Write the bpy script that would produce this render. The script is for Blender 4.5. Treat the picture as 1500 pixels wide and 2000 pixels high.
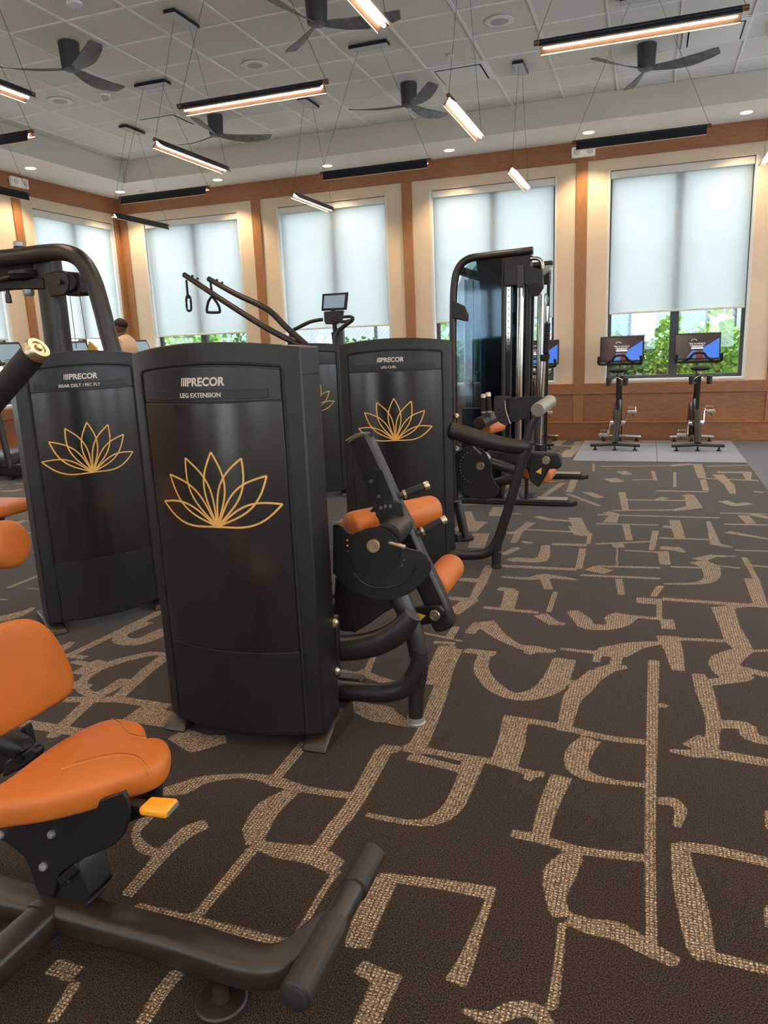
import bpy, math, random
import numpy as np
from mathutils import Vector, Matrix
for o in list(bpy.data.objects): bpy.data.objects.remove(o)
SC = bpy.context.scene; COL = SC.collection; rnd = random.Random(7)
PI = math.pi
# ------------------------------------------------------------------ camera
FPX = 1460.33; EYE = Vector((0, 0, 1.45))
CR = Vector((0.9446526, -0.0335221, 0.3263551)); CU = Vector((0.3254372, 0.2215743, -0.9192363)); CB = Vector((-0.0414972, 0.9745671, 0.2202201))
ROT = Matrix((CR, CU, CB))                 # rows: world x, y, z
cam = bpy.data.cameras.new('camera'); cam.sensor_fit = 'HORIZONTAL'; cam.sensor_width = 36.0
cam.lens = FPX / 1500 * 36.0; cam.clip_start = .05; cam.clip_end = 300
camo = bpy.data.objects.new('camera', cam); COL.objects.link(camo)
camo.matrix_world = Matrix.Translation(EYE) @ ROT.to_4x4(); SC.camera = camo
# ------------------------------------------------------------------ world, sun, exposure
SC.view_settings.view_transform = 'Standard'; SC.view_settings.look = 'None'
SC.view_settings.exposure = 1.68; SC.view_settings.gamma = 1.0; SC.view_settings.use_curve_mapping = False
w = bpy.data.worlds.new('overcast_sky'); SC.world = w; w.use_nodes = True; nt = w.node_tree
bg = nt.nodes['Background']; bg.inputs['Strength'].default_value = SKY_STRENGTH = 2.3
tc = nt.nodes.new('ShaderNodeTexCoord'); mp = nt.nodes.new('ShaderNodeMapping'); mp.inputs['Scale'].default_value = (1, 1, 3)
nz = nt.nodes.new('ShaderNodeTexNoise'); nz.inputs['Scale'].default_value = 2.2; nz.inputs['Detail'].default_value = 5
cr = nt.nodes.new('ShaderNodeValToRGB'); cr.color_ramp.elements[0].position = .38; cr.color_ramp.elements[0].color = (.70, .81, .94, 1)
cr.color_ramp.elements[1].position = .66; cr.color_ramp.elements[1].color = (.97, .98, 1, 1)
nt.links.new(tc.outputs['Generated'], mp.inputs['Vector']); nt.links.new(mp.outputs[0], nz.inputs['Vector'])
nt.links.new(nz.outputs[0], cr.inputs[0]); nt.links.new(cr.outputs[0], bg.inputs['Color'])
sun = bpy.data.lights.new('sun', 'SUN'); sun.energy = 3.2; sun.angle = .3; sun.color = (1, .95, .86)
suno = bpy.data.objects.new('sun', sun); COL.objects.link(suno); suno.rotation_euler = (math.radians(35), 0, math.radians(20))
PEND_W = 9.0; DOWN_W = 30.0; REAR_W = 34.0
# ------------------------------------------------------------------ helpers: measured points
def ray(x, y):
    d = ROT @ Vector((x - 750, 1000 - y, -FPX)); return d.normalized()
def P(x, y, Y):
    r = ray(x, y); return EYE + r * (Y / r.y)
def G(x, y, z=0.0):
    r = ray(x, y); return EYE + r * ((z - EYE.z) / r.z)
def PX(x, y, X):
    r = ray(x, y); return EYE + r * (X / r.x)
def mpp(p):                                # metres per photo pixel at a point
    return -((Vector(p) - EYE).dot(Vector((ROT[0][2], ROT[1][2], ROT[2][2])))) / FPX
def crop(ox, oy, s): return lambda x, y: (ox + x / s, oy + y / s)
# ------------------------------------------------------------------ materials
def mat(name, col, rough=.5, metal=0.0, noise=0.0, nscale=30, bump=0.0, bscale=200, spec=.5, emit=None, estr=0, coat=0, stretch=None, col2=None, sheen=0):
    m = bpy.data.materials.new(name); m.use_nodes = True; n = m.node_tree; b = n.nodes['Principled BSDF']
    b.inputs['Base Color'].default_value = (*col, 1); b.inputs['Roughness'].default_value = rough
    b.inputs['Metallic'].default_value = metal; b.inputs['Specular IOR Level'].default_value = spec
    if coat: b.inputs['Coat Weight'].default_value = coat; b.inputs['Coat Roughness'].default_value = .15
    if sheen: b.inputs['Sheen Weight'].default_value = sheen
    if emit: b.inputs['Emission Color'].default_value = (*emit, 1); b.inputs['Emission Strength'].default_value = estr
    if noise or bump or col2:
        t = n.nodes.new('ShaderNodeTexCoord'); mpn = n.nodes.new('ShaderNodeMapping')
        n.links.new(t.outputs['Object'], mpn.inputs['Vector'])
        if stretch: mpn.inputs['Scale'].default_value = stretch
    if noise or col2:
        x = n.nodes.new('ShaderNodeTexNoise'); x.inputs['Scale'].default_value = nscale; x.inputs['Detail'].default_value = 4
        n.links.new(mpn.outputs[0], x.inputs['Vector'])
        r = n.nodes.new('ShaderNodeValToRGB'); r.color_ramp.elements[0].position = .3; r.color_ramp.elements[1].position = .7
        c2 = col2 or tuple(min(1, c * (1 + noise)) for c in col); c1 = col if col2 else tuple(c * (1 - noise) for c in col)
        r.color_ramp.elements[0].color = (*c1, 1); r.color_ramp.elements[1].color = (*c2, 1)
        n.links.new(x.outputs[0], r.inputs[0]); n.links.new(r.outputs[0], b.inputs['Base Color'])
    if bump:
        y = n.nodes.new('ShaderNodeTexNoise'); y.inputs['Scale'].default_value = bscale; y.inputs['Detail'].default_value = 2
        n.links.new(mpn.outputs[0], y.inputs['Vector'])
        bp = n.nodes.new('ShaderNodeBump'); bp.inputs['Strength'].default_value = bump; bp.inputs['Distance'].default_value = .002
        n.links.new(y.outputs[0], bp.inputs['Height']); n.links.new(bp.outputs[0], b.inputs['Normal'])
    return m
M = {}
M['shell'] = mat('satin_black_shell', (.009, .0085, .0085), .42, noise=.15, nscale=6, bump=.15, bscale=500)
M['panel'] = mat('gloss_graphite_panel', (.013, .012, .012), .21, metal=.0, noise=.1, nscale=3, spec=.75)
M['header'] = mat('dark_header_panel', (.014, .014, .020), .33, noise=.1)
M['groove'] = mat('black_gap', (.004, .004, .004), .7, noise=.1)
M['frame'] = mat('powder_coated_frame', (.017, .014, .013), .36, noise=.12, nscale=12, bump=.1, bscale=700, spec=.6)
M['frame_brown'] = mat('bronze_grey_powder_coat', (.026, .018, .0135), .36, noise=.1, nscale=10, bump=.1, bscale=700, spec=.6)
M['black'] = mat('matt_black_metal', (.008, .008, .009), .45, noise=.2)
M['rubber'] = mat('black_rubber', (.012, .011, .011), .7, noise=.2, bump=.3, bscale=300)
M['ribbed'] = mat('ribbed_grip_rubber', (.028, .020, .015), .5, noise=.1)
M['orange'] = mat('orange_leather', (.56, .150, .024), .42, noise=.07, nscale=8, bump=.25, bscale=900, spec=.45)
M['stitch'] = mat('orange_stitching', (.80, .36, .12), .6, noise=.1)
M['seam'] = mat('dark_orange_seam', (.32, .075, .012), .6, noise=.1)
M['yellow'] = mat('yellow_plastic', (.95, .38, .02), .3, noise=.03)
M['champ'] = mat('champagne_metal', (.52, .43, .31), .28, metal=.9, noise=.06)
M['silver'] = mat('silver_cap', (.42, .41, .39), .33, metal=.6, noise=.05)
M['chrome'] = mat('chrome', (.62, .60, .56), .12, metal=1, noise=.04)
M['gold'] = mat('gold_print', (.72, .40, .10), .45, noise=.04)
M['letter'] = mat('pale_print', (.62, .56, .52), .5, noise=.03)
M['warn'] = mat('yellow_warning_print', (.75, .55, .03), .5, noise=.03)
M['glass_dark'] = None
M['screen'] = mat('console_screen_glass', (.10, .13, .16), .12, noise=.1, nscale=4, emit=(.30, .40, .50), estr=.2)
M['wood'] = mat('cherry_wood', (.26, .105, .048), .42, col2=(.36, .155, .073), nscale=9, stretch=(1.2, 6, 6), bump=.05)
M['woodv'] = mat('oak_wood_upright', (.29, .13, .050), .42, col2=(.39, .185, .078), nscale=9, stretch=(8, 8, .9), bump=.05)
M['wall'] = mat('beige_wall_paint', (.70, .58, .45), .7, noise=.04, nscale=2, bump=.05, bscale=300)
M['soffit'] = mat('white_soffit_paint', (.86, .84, .79), .8, noise=.03, nscale=2)
M['traywall'] = mat('greige_tray_paint', (.64, .61, .54), .8, noise=.03, nscale=2)
M['tile'] = mat('mineral_fibre_tile', (.84, .835, .82), .9, noise=.05, nscale=60, bump=.25, bscale=260)
M['tbar'] = mat('white_grid_bar', (.93, .93, .92), .6, noise=.03)
M['white'] = mat('white_plastic', (.90, .90, .88), .5, noise=.03)
M['ventgap'] = mat('dark_duct', (.02, .02, .02), .8, noise=.1)
M['alu'] = mat('dark_anodised_frame', (.05, .06, .065), .4, noise=.1)
M['winwhite'] = mat('white_window_frame', (.72, .72, .70), .5, noise=.03)
M['fan'] = mat('charcoal_fan', (.045, .045, .05), .45, noise=.15, nscale=8)
M['blade'] = mat('grey_fan_blade', (.16, .165, .17), .5, noise=.3, nscale=14, stretch=(1, 1, 1))
M['pend'] = mat('navy_black_extrusion', (.012, .015, .025), .35, metal=.3, noise=.15)
M['rim'] = mat('copper_rim', (.85, .55, .38), .5, noise=.05)
M['copper'] = mat('copper_reflector', (.22, .13, .09), .3, metal=.75, noise=.06)
M['bronze'] = mat('bronze_end_cap', (.20, .12, .07), .35, metal=.8, noise=.1)
M['tube'] = mat('lit_tube', (1, .95, .9), .5, noise=.01, emit=(1, .80, .58), estr=30)
M['lamp'] = mat('lit_downlight_lens', (1, .9, .7), .5, noise=.01, emit=(1, .80, .50), estr=2.6)
M['spk'] = mat('speaker_grille', (.55, .55, .54), .7, noise=.05, nscale=400)
M['canopy'] = mat('canopy_face', (.55, .57, .57), .4, noise=.05)
M['wire'] = mat('suspension_wire', (.03, .03, .03), .5, noise=.1)
M['matrubber'] = mat('grey_rubber_mat', (.22, .245, .30), .55, noise=.12, nscale=30, bump=.3, bscale=250, stretch=(1, 8, 1))
M['rubfloor'] = mat('slate_rubber_floor', (.10, .11, .135), .6, noise=.25, nscale=220, bump=.2)
M['leaf'] = mat('glossy_leaf', (.10, .34, .03), .4, col2=(.34, .58, .07), nscale=3, noise=.1)
M['leafd'] = mat('dark_leaf', (.05, .20, .03), .4, col2=(.16, .38, .07), nscale=3, noise=.1)
M['leafy'] = mat('yellow_green_leaf', (.24, .46, .03), .4, col2=(.46, .60, .07), nscale=3, noise=.1)
M['flower'] = mat('red_petal', (.8, .04, .03), .5, noise=.1)
M['pave'] = mat('pale_paving', (.60, .58, .54), .8, noise=.1, nscale=3)
M['soil'] = mat('soil', (.08, .06, .04), .9, noise=.3, nscale=10)
M['bark'] = mat('brown_stem', (.12, .08, .05), .8, noise=.3)
M['fence'] = mat('galvanised_wire', (.35, .38, .38), .5, metal=.5, noise=.1)
M['post'] = mat('dark_fence_post', (.03, .035, .04), .5, noise=.1)
M['bldg'] = mat('white_render', (.22, .25, .29), .8, noise=.04, nscale=2)
M['bldgw'] = mat('building_window_glass', (.10, .16, .22), .2, noise=.2)
M['skin'] = mat('brown_skin', (.12, .05, .03), .5, noise=.1)
M['shirt'] = mat('cream_shirt', (.68, .48, .34), .8, noise=.06, nscale=20)
M['trousers'] = mat('dark_trousers', (.02, .02, .03), .8, noise=.1)
M['paper'] = mat('white_shoe', (.5, .5, .5), .7, noise=.05)
M['rope'] = mat('black_rope', (.010, .010, .012), .6, noise=.2)
M['caramel'] = mat('amber_plastic', (.75, .42, .08), .4, noise=.05)
def glassmat(name, col, alpha_mix, rough=.02, tint=(1, 1, 1)):
    m = bpy.data.materials.new(name); m.use_nodes = True; n = m.node_tree; n.nodes.clear()
    o = n.nodes.new('ShaderNodeOutputMaterial'); mx = n.nodes.new('ShaderNodeMixShader'); g = n.nodes.new('ShaderNodeBsdfGlossy')
    t = n.nodes.new('ShaderNodeBsdfTransparent'); nzz = n.nodes.new('ShaderNodeTexNoise'); nzz.inputs['Scale'].default_value = 2
    cr_ = n.nodes.new('ShaderNodeValToRGB'); cr_.color_ramp.elements[0].color = (*[c * .97 for c in tint], 1); cr_.color_ramp.elements[1].color = (*tint, 1)
    n.links.new(nzz.outputs[0], cr_.inputs[0]); n.links.new(cr_.outputs[0], t.inputs[0])
    g.inputs['Color'].default_value = (*col, 1); g.inputs['Roughness'].default_value = rough; mx.inputs[0].default_value = alpha_mix
    n.links.new(t.outputs[0], mx.inputs[1]); n.links.new(g.outputs[0], mx.inputs[2]); n.links.new(mx.outputs[0], o.inputs[0]); return m
M['glass'] = glassmat('window_glass', (.9, .95, 1), .06, tint=(.85, .875, .87))
M['glass_dark'] = glassmat('smoked_shroud', (.5, .6, .7), .07, .05, tint=(.58, .66, .70))
def blindmat():
    m = bpy.data.materials.new('translucent_blind_fabric'); m.use_nodes = True; n = m.node_tree; n.nodes.clear()
    o = n.nodes.new('ShaderNodeOutputMaterial'); m1 = n.nodes.new('ShaderNodeMixShader'); m2 = n.nodes.new('ShaderNodeMixShader')
    tl = n.nodes.new('ShaderNodeBsdfTranslucent'); df = n.nodes.new('ShaderNodeBsdfDiffuse'); tr = n.nodes.new('ShaderNodeBsdfTransparent')
    t = n.nodes.new('ShaderNodeTexCoord'); mpn = n.nodes.new('ShaderNodeMapping'); mpn.inputs['Scale'].default_value = (60, 60, 1.2)
    x = n.nodes.new('ShaderNodeTexNoise'); x.inputs['Scale'].default_value = 3; n.links.new(t.outputs['Object'], mpn.inputs[0]); n.links.new(mpn.outputs[0], x.inputs['Vector'])
    r = n.nodes.new('ShaderNodeValToRGB'); r.color_ramp.elements[0].color = (.66, .675, .67, 1); r.color_ramp.elements[1].color = (.73, .74, .73, 1)
    n.links.new(x.outputs[0], r.inputs[0]); n.links.new(r.outputs[0], tl.inputs[0])
    df.inputs[0].default_value = (.75, .75, .73, 1); tr.inputs[0].default_value = (.75, .80, .84, 1)
    m1.inputs[0].default_value = .12; m2.inputs[0].default_value = .17
    n.links.new(tl.outputs[0], m1.inputs[1]); n.links.new(df.outputs[0], m1.inputs[2])
    n.links.new(m1.outputs[0], m2.inputs[1]); n.links.new(tr.outputs[0], m2.inputs[2]); n.links.new(m2.outputs[0], o.inputs[0]); return m
M['blind'] = blindmat()
def carpetmat():
    m = bpy.data.materials.new('patterned_loop_carpet'); m.use_nodes = True; n = m.node_tree; b = n.nodes['Principled BSDF']; L = n.links.new
    N = n.nodes.new
    t = N('ShaderNodeTexCoord'); at = N('ShaderNodeAttribute'); at.attribute_name = 'pattern'
    def mth(op, a=None, bb=None, va=0, vb=0):
        q = N('ShaderNodeMath'); q.operation = op; q.inputs[0].default_value = va; q.inputs[1].default_value = vb
        if a is not None: L(a, q.inputs[0])
        if bb is not None: L(bb, q.inputs[1])
        return q.outputs[0]
    fuzz = N('ShaderNodeTexNoise'); fuzz.inputs['Scale'].default_value = 130; L(t.outputs['Object'], fuzz.inputs['Vector'])
    f1 = mth('MULTIPLY', mth('SUBTRACT', fuzz.outputs[0], None, 0, .5), None, 0, .010)
    edge = mth('ADD', at.outputs['Fac'], f1)
    mask = N('ShaderNodeMapRange'); mask.inputs[1].default_value = -.0015; mask.inputs[2].default_value = .0015; mask.inputs[3].default_value = 1; mask.inputs[4].default_value = 0
    L(edge, mask.inputs[0])
    wob = N('ShaderNodeTexNoise'); wob.inputs['Scale'].default_value = 40; L(t.outputs['Object'], wob.inputs['Vector'])
    sep = N('ShaderNodeSeparateXYZ'); L(t.outputs['Object'], sep.inputs[0])
    wv_ = mth('MULTIPLY', wob.outputs[0], None, 0, 3.2)
    sx_ = mth('SINE', mth('ADD', mth('MULTIPLY', sep.outputs[0], None, 0, 2 * PI / .0115), wv_)); sy_ = mth('SINE', mth('ADD', mth('MULTIPLY', sep.outputs[1], None, 0, 2 * PI / .0095), wv_))
    grid = N('ShaderNodeMapRange'); grid.inputs[1].default_value = -1.1; grid.inputs[2].default_value = .5; grid.inputs[3].default_value = .25; grid.inputs[4].default_value = 1.0; L(mth('MINIMUM', sx_, sy_), grid.inputs[0])
    vor = N('ShaderNodeTexVoronoi'); vor.inputs['Scale'].default_value = 230; vor.inputs['Randomness'].default_value = .8
    mp2 = N('ShaderNodeMapping'); mp2.inputs['Scale'].default_value = (.8, 1.1, 1); L(t.outputs['Object'], mp2.inputs[0]); L(mp2.outputs[0], vor.inputs['Vector'])
    dots = N('ShaderNodeValToRGB'); e = dots.color_ramp.elements; e[0].position = .22; e[0].color = (.95, .72, .50, 1); e[1].position = .62; e[1].color = (.22, .15, .105, 1)
    L(vor.outputs['Distance'], dots.inputs[0])
    n2 = N('ShaderNodeTexNoise'); n2.inputs['Scale'].default_value = 260; n2.inputs['Detail'].default_value = 3; n2.inputs['Roughness'].default_value = .7; L(t.outputs['Object'], n2.inputs['Vector'])
    base = N('ShaderNodeValToRGB'); e = base.color_ramp.elements; e[0].position = .42; e[0].color = (.010, .0065, .005, 1); e[1].position = .66; e[1].color = (.100, .068, .050, 1)
    L(n2.outputs[0], base.inputs[0])
    lum = grid.outputs[0]
    mxc = N('ShaderNodeMix'); mxc.data_type = 'RGBA'; mxc.blend_type = 'MULTIPLY'; mxc.inputs['Factor'].default_value = 1
    L(dots.outputs[0], mxc.inputs['A']); L(lum, mxc.inputs['B'])
    mx = N('ShaderNodeMix'); mx.data_type = 'RGBA'; L(mask.outputs[0], mx.inputs['Factor']); L(base.outputs[0], mx.inputs['A']); L(mxc.outputs['Result'], mx.inputs['B'])
    L(mx.outputs['Result'], b.inputs['Base Color']); b.inputs['Roughness'].default_value = .95; b.inputs['Sheen Weight'].default_value = .30; b.inputs['Specular IOR Level'].default_value = .15
    b.inputs['Sheen Roughness'].default_value = .28
    bp = N('ShaderNodeBump'); bp.inputs['Strength'].default_value = .6; bp.inputs['Distance'].default_value = .003; L(n2.outputs[0], bp.inputs['Height']); L(bp.outputs[0], b.inputs['Normal'])
    return m
M['carpet'] = carpetmat()
# ------------------------------------------------------------------ mesh building
class MB:
    def __init__(s, xf=None): s.v = []; s.f = []; s.xf = xf
    def add(s, vs, fs):
        o = len(s.v)
        for q in vs:
            q = Vector(q)
            s.v.append(s.xf @ q if s.xf is not None else q)
        s.f += [tuple(i + o for i in f) for f in fs]; return s
    def box(s, x0, x1, y0, y1, z0, z1):
        return s.add([(x0, y0, z0), (x1, y0, z0), (x1, y1, z0), (x0, y1, z0), (x0, y0, z1), (x1, y0, z1), (x1, y1, z1), (x0, y1, z1)],
                     [(0, 3, 2, 1), (4, 5, 6, 7), (0, 1, 5, 4), (1, 2, 6, 5), (2, 3, 7, 6), (3, 0, 4, 7)])
    def beam(s, a, b, wd, h, up=(0, 0, 1)):        # rectangular bar from a to b
        a = Vector(a); b = Vector(b); d = (b - a).normalized(); u = Vector(up)
        r = d.cross(u); r = r.normalized() if r.length > 1e-4 else Vector((1, 0, 0)); u = r.cross(d).normalized()
        vs = [p + r * (sx * wd / 2) + u * (sz * h / 2) for p in (a, b) for sx, sz in ((-1, -1), (1, -1), (1, 1), (-1, 1))]
        return s.add(vs, [(3, 2, 1, 0), (4, 5, 6, 7), (0, 1, 5, 4), (1, 2, 6, 5), (2, 3, 7, 6), (3, 0, 4, 7)])
    def tube(s, pts, r, n=16, rv=None, up=(0, 0, 1), sm=6, cap=True, k=1.0):   # smooth tube, r across, rv along up, k<1 squarer
        pts = [Vector(p) for p in pts]; rs = r if isinstance(r, (list, tuple)) else [r] * len(pts)
        rvs = (rv if isinstance(rv, (list, tuple)) else [rv] * len(pts)) if rv else rs
        if len(pts) > 2 and sm > 1:
            q = []; qr = []; qv = []
            for i in range(len(pts) - 1):
                p0 = pts[max(i - 1, 0)]; p1 = pts[i]; p2 = pts[i + 1]; p3 = pts[min(i + 2, len(pts) - 1)]
                for j in range(sm):
                    t = j / sm; q.append(.5 * ((2 * p1) + (p2 - p0) * t + (2 * p0 - 5 * p1 + 4 * p2 - p3) * t * t + (3 * p1 - p0 - 3 * p2 + p3) * t ** 3))
                    qr.append(rs[i] + (rs[i + 1] - rs[i]) * t); qv.append(rvs[i] + (rvs[i + 1] - rvs[i]) * t)
            q.append(pts[-1]); qr.append(rs[-1]); qv.append(rvs[-1]); pts, rs, rvs = q, qr, qv
        vs = []; fs = []; u = Vector(up)
        for i, p in enumerate(pts):
            d = (pts[min(i + 1, len(pts) - 1)] - pts[max(i - 1, 0)]).normalized()
            rr = d.cross(u)
            if rr.length < .05: rr = d.cross(Vector((0, 1, 0)) if abs(d.y) < .9 else Vector((1, 0, 0)))
            rr.normalize(); uu = rr.cross(d).normalized(); u = uu if up == 'auto' else u
            for j in range(n):
                a = 2 * PI * j / n; c, sn = math.cos(a), math.sin(a)
                c = math.copysign(abs(c) ** k, c); sn = math.copysign(abs(sn) ** k, sn)
                vs.append(p + rr * (c * rs[i]) + uu * (sn * rvs[i]))
        for i in range(len(pts) - 1):
            for j in range(n):
                fs.append((i * n + j, i * n + (j + 1) % n, (i + 1) * n + (j + 1) % n, (i + 1) * n + j))
        if cap: fs.append(tuple(range(n))[::-1]); fs.append(tuple((len(pts) - 1) * n + j for j in range(n)))
        return s.add(vs, fs)
    def cyl(s, a, b, r, r2=None, n=20): return s.tube([a, b], [r, r if r2 is None else r2], n=n)
    def lathe(s, a, axis, prof, n=20):             # prof: (distance along axis, radius)
        a = Vector(a); d = Vector(axis).normalized(); r = d.cross(Vector((0, 0, 1)))
        r = r.normalized() if r.length > .05 else Vector((1, 0, 0)); u = r.cross(d)
        vs = [a + d * h + (r * math.cos(2 * PI * j / n) + u * math.sin(2 * PI * j / n)) * q for h, q in prof for j in range(n)]
        fs = [(i * n + j, i * n + (j + 1) % n, (i + 1) * n + (j + 1) % n, (i + 1) * n + j) for i in range(len(prof) - 1) for j in range(n)]
        fs += [tuple(range(n))[::-1], tuple((len(prof) - 1) * n + j for j in range(n))]
        return s.add(vs, fs)
    def capsule(s, a, b, r, e=.4, n=20):           # padded roller with rounded ends
        a = Vector(a); b = Vector(b); L_ = (b - a).length; h = r * e
        pr = [(h * (1 - math.cos(t)), r * (1 - .35 + .35 * math.sin(t)) if t > 0 else r * .5) for t in (0, .4, .8, 1.2, PI / 2)]
        prof = pr + [(L_ - x, q) for x, q in reversed(pr)]
        return s.lathe(a, b - a, prof, n)
    def plate(s, pts, thick):                      # outline (3D points, coplanar) pushed along thick
        t = Vector(thick); n = len(pts); pts = [Vector(p) for p in pts]
        vs = pts + [p + t for p in pts]
        fs = [tuple(range(n)), tuple(range(2 * n - 1, n - 1, -1))] + [(i, i + n, (i + 1) % n + n, (i + 1) % n) for i in range(n)]
        return s.add(vs, fs)
    def pad(s, c, ax, ay, az, sx, sy, sz, e=.35, n=10):   # rounded cushion (superellipsoid), half sizes
        c = Vector(c); ax, ay, az = Vector(ax).normalized(), Vector(ay).normalized(), Vector(az).normalized(); vs = []; fs = []; nu = n * 4; nv = n * 2
        def pw(v, ex): return math.copysign(abs(v) ** ex, v)
        for i in range(nv + 1):
            ph = -PI / 2 + PI * i / nv
            for j in range(nu):
                th = 2 * PI * j / nu
                x = pw(math.cos(ph), e * 1.3) * pw(math.cos(th), e); y = pw(math.cos(ph), e * 1.3) * pw(math.sin(th), e); z = pw(math.sin(ph), e * 1.3)
                vs.append(c + ax * (x * sx) + ay * (y * sy) + az * (z * sz))
        for i in range(nv):
            for j in range(nu): fs.append((i * nu + j, i * nu + (j + 1) % nu, (i + 1) * nu + (j + 1) % nu, (i + 1) * nu + j))
        return s.add(vs, fs)
    def mesh(s, name, m, org=Vector((0, 0, 0)), ang=40, flat=False):
        me = bpy.data.meshes.new(name); me.from_pydata([tuple(p - org) for p in s.v], [], s.f); me.validate()
        me.materials.append(m)
        if not flat:
            me.shade_smooth(); me.set_sharp_from_angle(angle=math.radians(ang))
        me.update(); return me
    def build(s, name, m, parent=None, bevel=0, ang=40, kind=None, label=None, seg=2):
        org = Vector((0, 0, 0)); q = parent
        while q is not None: org += q.location; q = q.parent
        if parent is None and s.v:                 # origin at the middle of the base
            xs = [p.x for p in s.v]; ys = [p.y for p in s.v]; zs = [p.z for p in s.v]
            org = Vector(((min(xs) + max(xs)) / 2, (min(ys) + max(ys)) / 2, min(zs)))
        o = bpy.data.objects.new(name, s.mesh(name, M[m] if isinstance(m, str) else m, org, ang)); COL.objects.link(o)
        if parent is not None: o.parent = parent
        else: o.location = org
        if bevel:
            b = o.modifiers.new('edge', 'BEVEL'); b.width = bevel; b.segments = seg; b.limit_method = 'ANGLE'; b.angle_limit = math.radians(35)
        if kind: o['kind'] = kind
        if label: o['label'] = label
        return o
def empty(name, loc):
    o = bpy.data.objects.new(name, None); COL.objects.link(o); o.location = loc; o.empty_display_size = .1; return o
def tag(o, label, cat, group=None):
    o['label'] = label; o['category'] = cat
    if group: o['group'] = group
    return o
def thing(name, label, cat, loc, group=None): return tag(empty(name, Vector(loc)), label, cat, group)
def tree(o, parent=None):
    c = o.copy(); COL.objects.link(c); c.parent = parent
    for ch in list(o.children): tree(ch, c)
    return c
def struct(o): o['kind'] = 'structure'; return o
def text_mb(txt, size, xf, shear=0, depth=.0006, align='LEFT', sx=1.0, thick=0):
    cu = bpy.data.curves.new('lettering', 'FONT'); cu.body = txt; cu.size = size; cu.shear = shear; cu.extrude = depth; cu.align_x = align; cu.resolution_u = 3; cu.offset = thick
    ob = bpy.data.objects.new('lettering_source', cu); COL.objects.link(ob)
    dg = bpy.context.evaluated_depsgraph_get(); me = ob.evaluated_get(dg).to_mesh()
    mb = MB(); vs = [Vector((v.co.x * sx, v.co.y, v.co.z)) for v in me.vertices]; fs = [tuple(p.vertices) for p in me.polygons]
    for q in vs: mb.v.append(xf(q))
    mb.f = fs; ob.to_mesh_clear(); bpy.data.objects.remove(ob); bpy.data.curves.remove(cu); return mb
# ================================================================== THE ROOM
XL, XR, YB, YF = -8.25, 5.2, 10.87, -5.0
ZS, ZC = 3.90, 4.19; TX0, TX1, TY0, TY1 = -7.36, 4.3, -4.2, 9.93
WW = 1.77; WZ0, WZ1 = .80, 3.51
back_win = [-6.915, -4.505, -2.10, .32, 2.74]; left_win = [9.86, 7.45, 5.04, 2.63]
# ---- carpet: a signed distance to the woven tan shapes, stored as an attribute
STROKES = []
def trace(fn, items):
    for it in items:
        pts = it[0]; ws = it[1]
        ws = ws if isinstance(ws, (list, tuple)) else [ws] * len(pts)
        out = []
        for (x, y), wpx in zip(pts, ws):
            X, Y = fn(x, y); g = G(X, Y); gx = G(X + 1, Y); gy = G(X, Y + 1)
            # pixel width is measured across: use the foreshortened average
            out.append((g.x, g.y, wpx, (gx - g).length, (gy - g).length, X, Y))
        seg = []
        for i, o in enumerate(out):
            a = out[max(i - 1, 0)]; b = out[min(i + 1, len(out) - 1)]
            dx, dy = b[5] - a[5], b[6] - a[6]; l = math.hypot(dx, dy) or 1
            nx, ny = abs(dy / l), abs(dx / l)      # normal direction in the picture
            wm = (o[2] / SCALE) * (nx * o[3] + ny * o[4])
            seg.append((o[0], o[1], wm / 2 * WF))
        if len(seg) >= 4:                          # round the curved shapes
            fine = []
            for i in range(len(seg) - 1):
                p0, p1, p2, p3 = seg[max(i - 1, 0)], seg[i], seg[i + 1], seg[min(i + 2, len(seg) - 1)]
                for j in range(4):
                    t_ = j / 4; fine.append(tuple(.5 * (2 * b_ + (c_ - a_) * t_ + (2 * a_ - 5 * b_ + 4 * c_ - d_) * t_ * t_ + (3 * b_ - a_ - 3 * c_ + d_) * t_ ** 3) if k_ < 2 else b_ + (c_ - b_) * t_ for k_, (a_, b_, c_, d_) in enumerate(zip(p0, p1, p2, p3))))
            fine.append(seg[-1]); seg = fine
        STROKES.append(seg)
SCALE = 1.875; WF = .90
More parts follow.
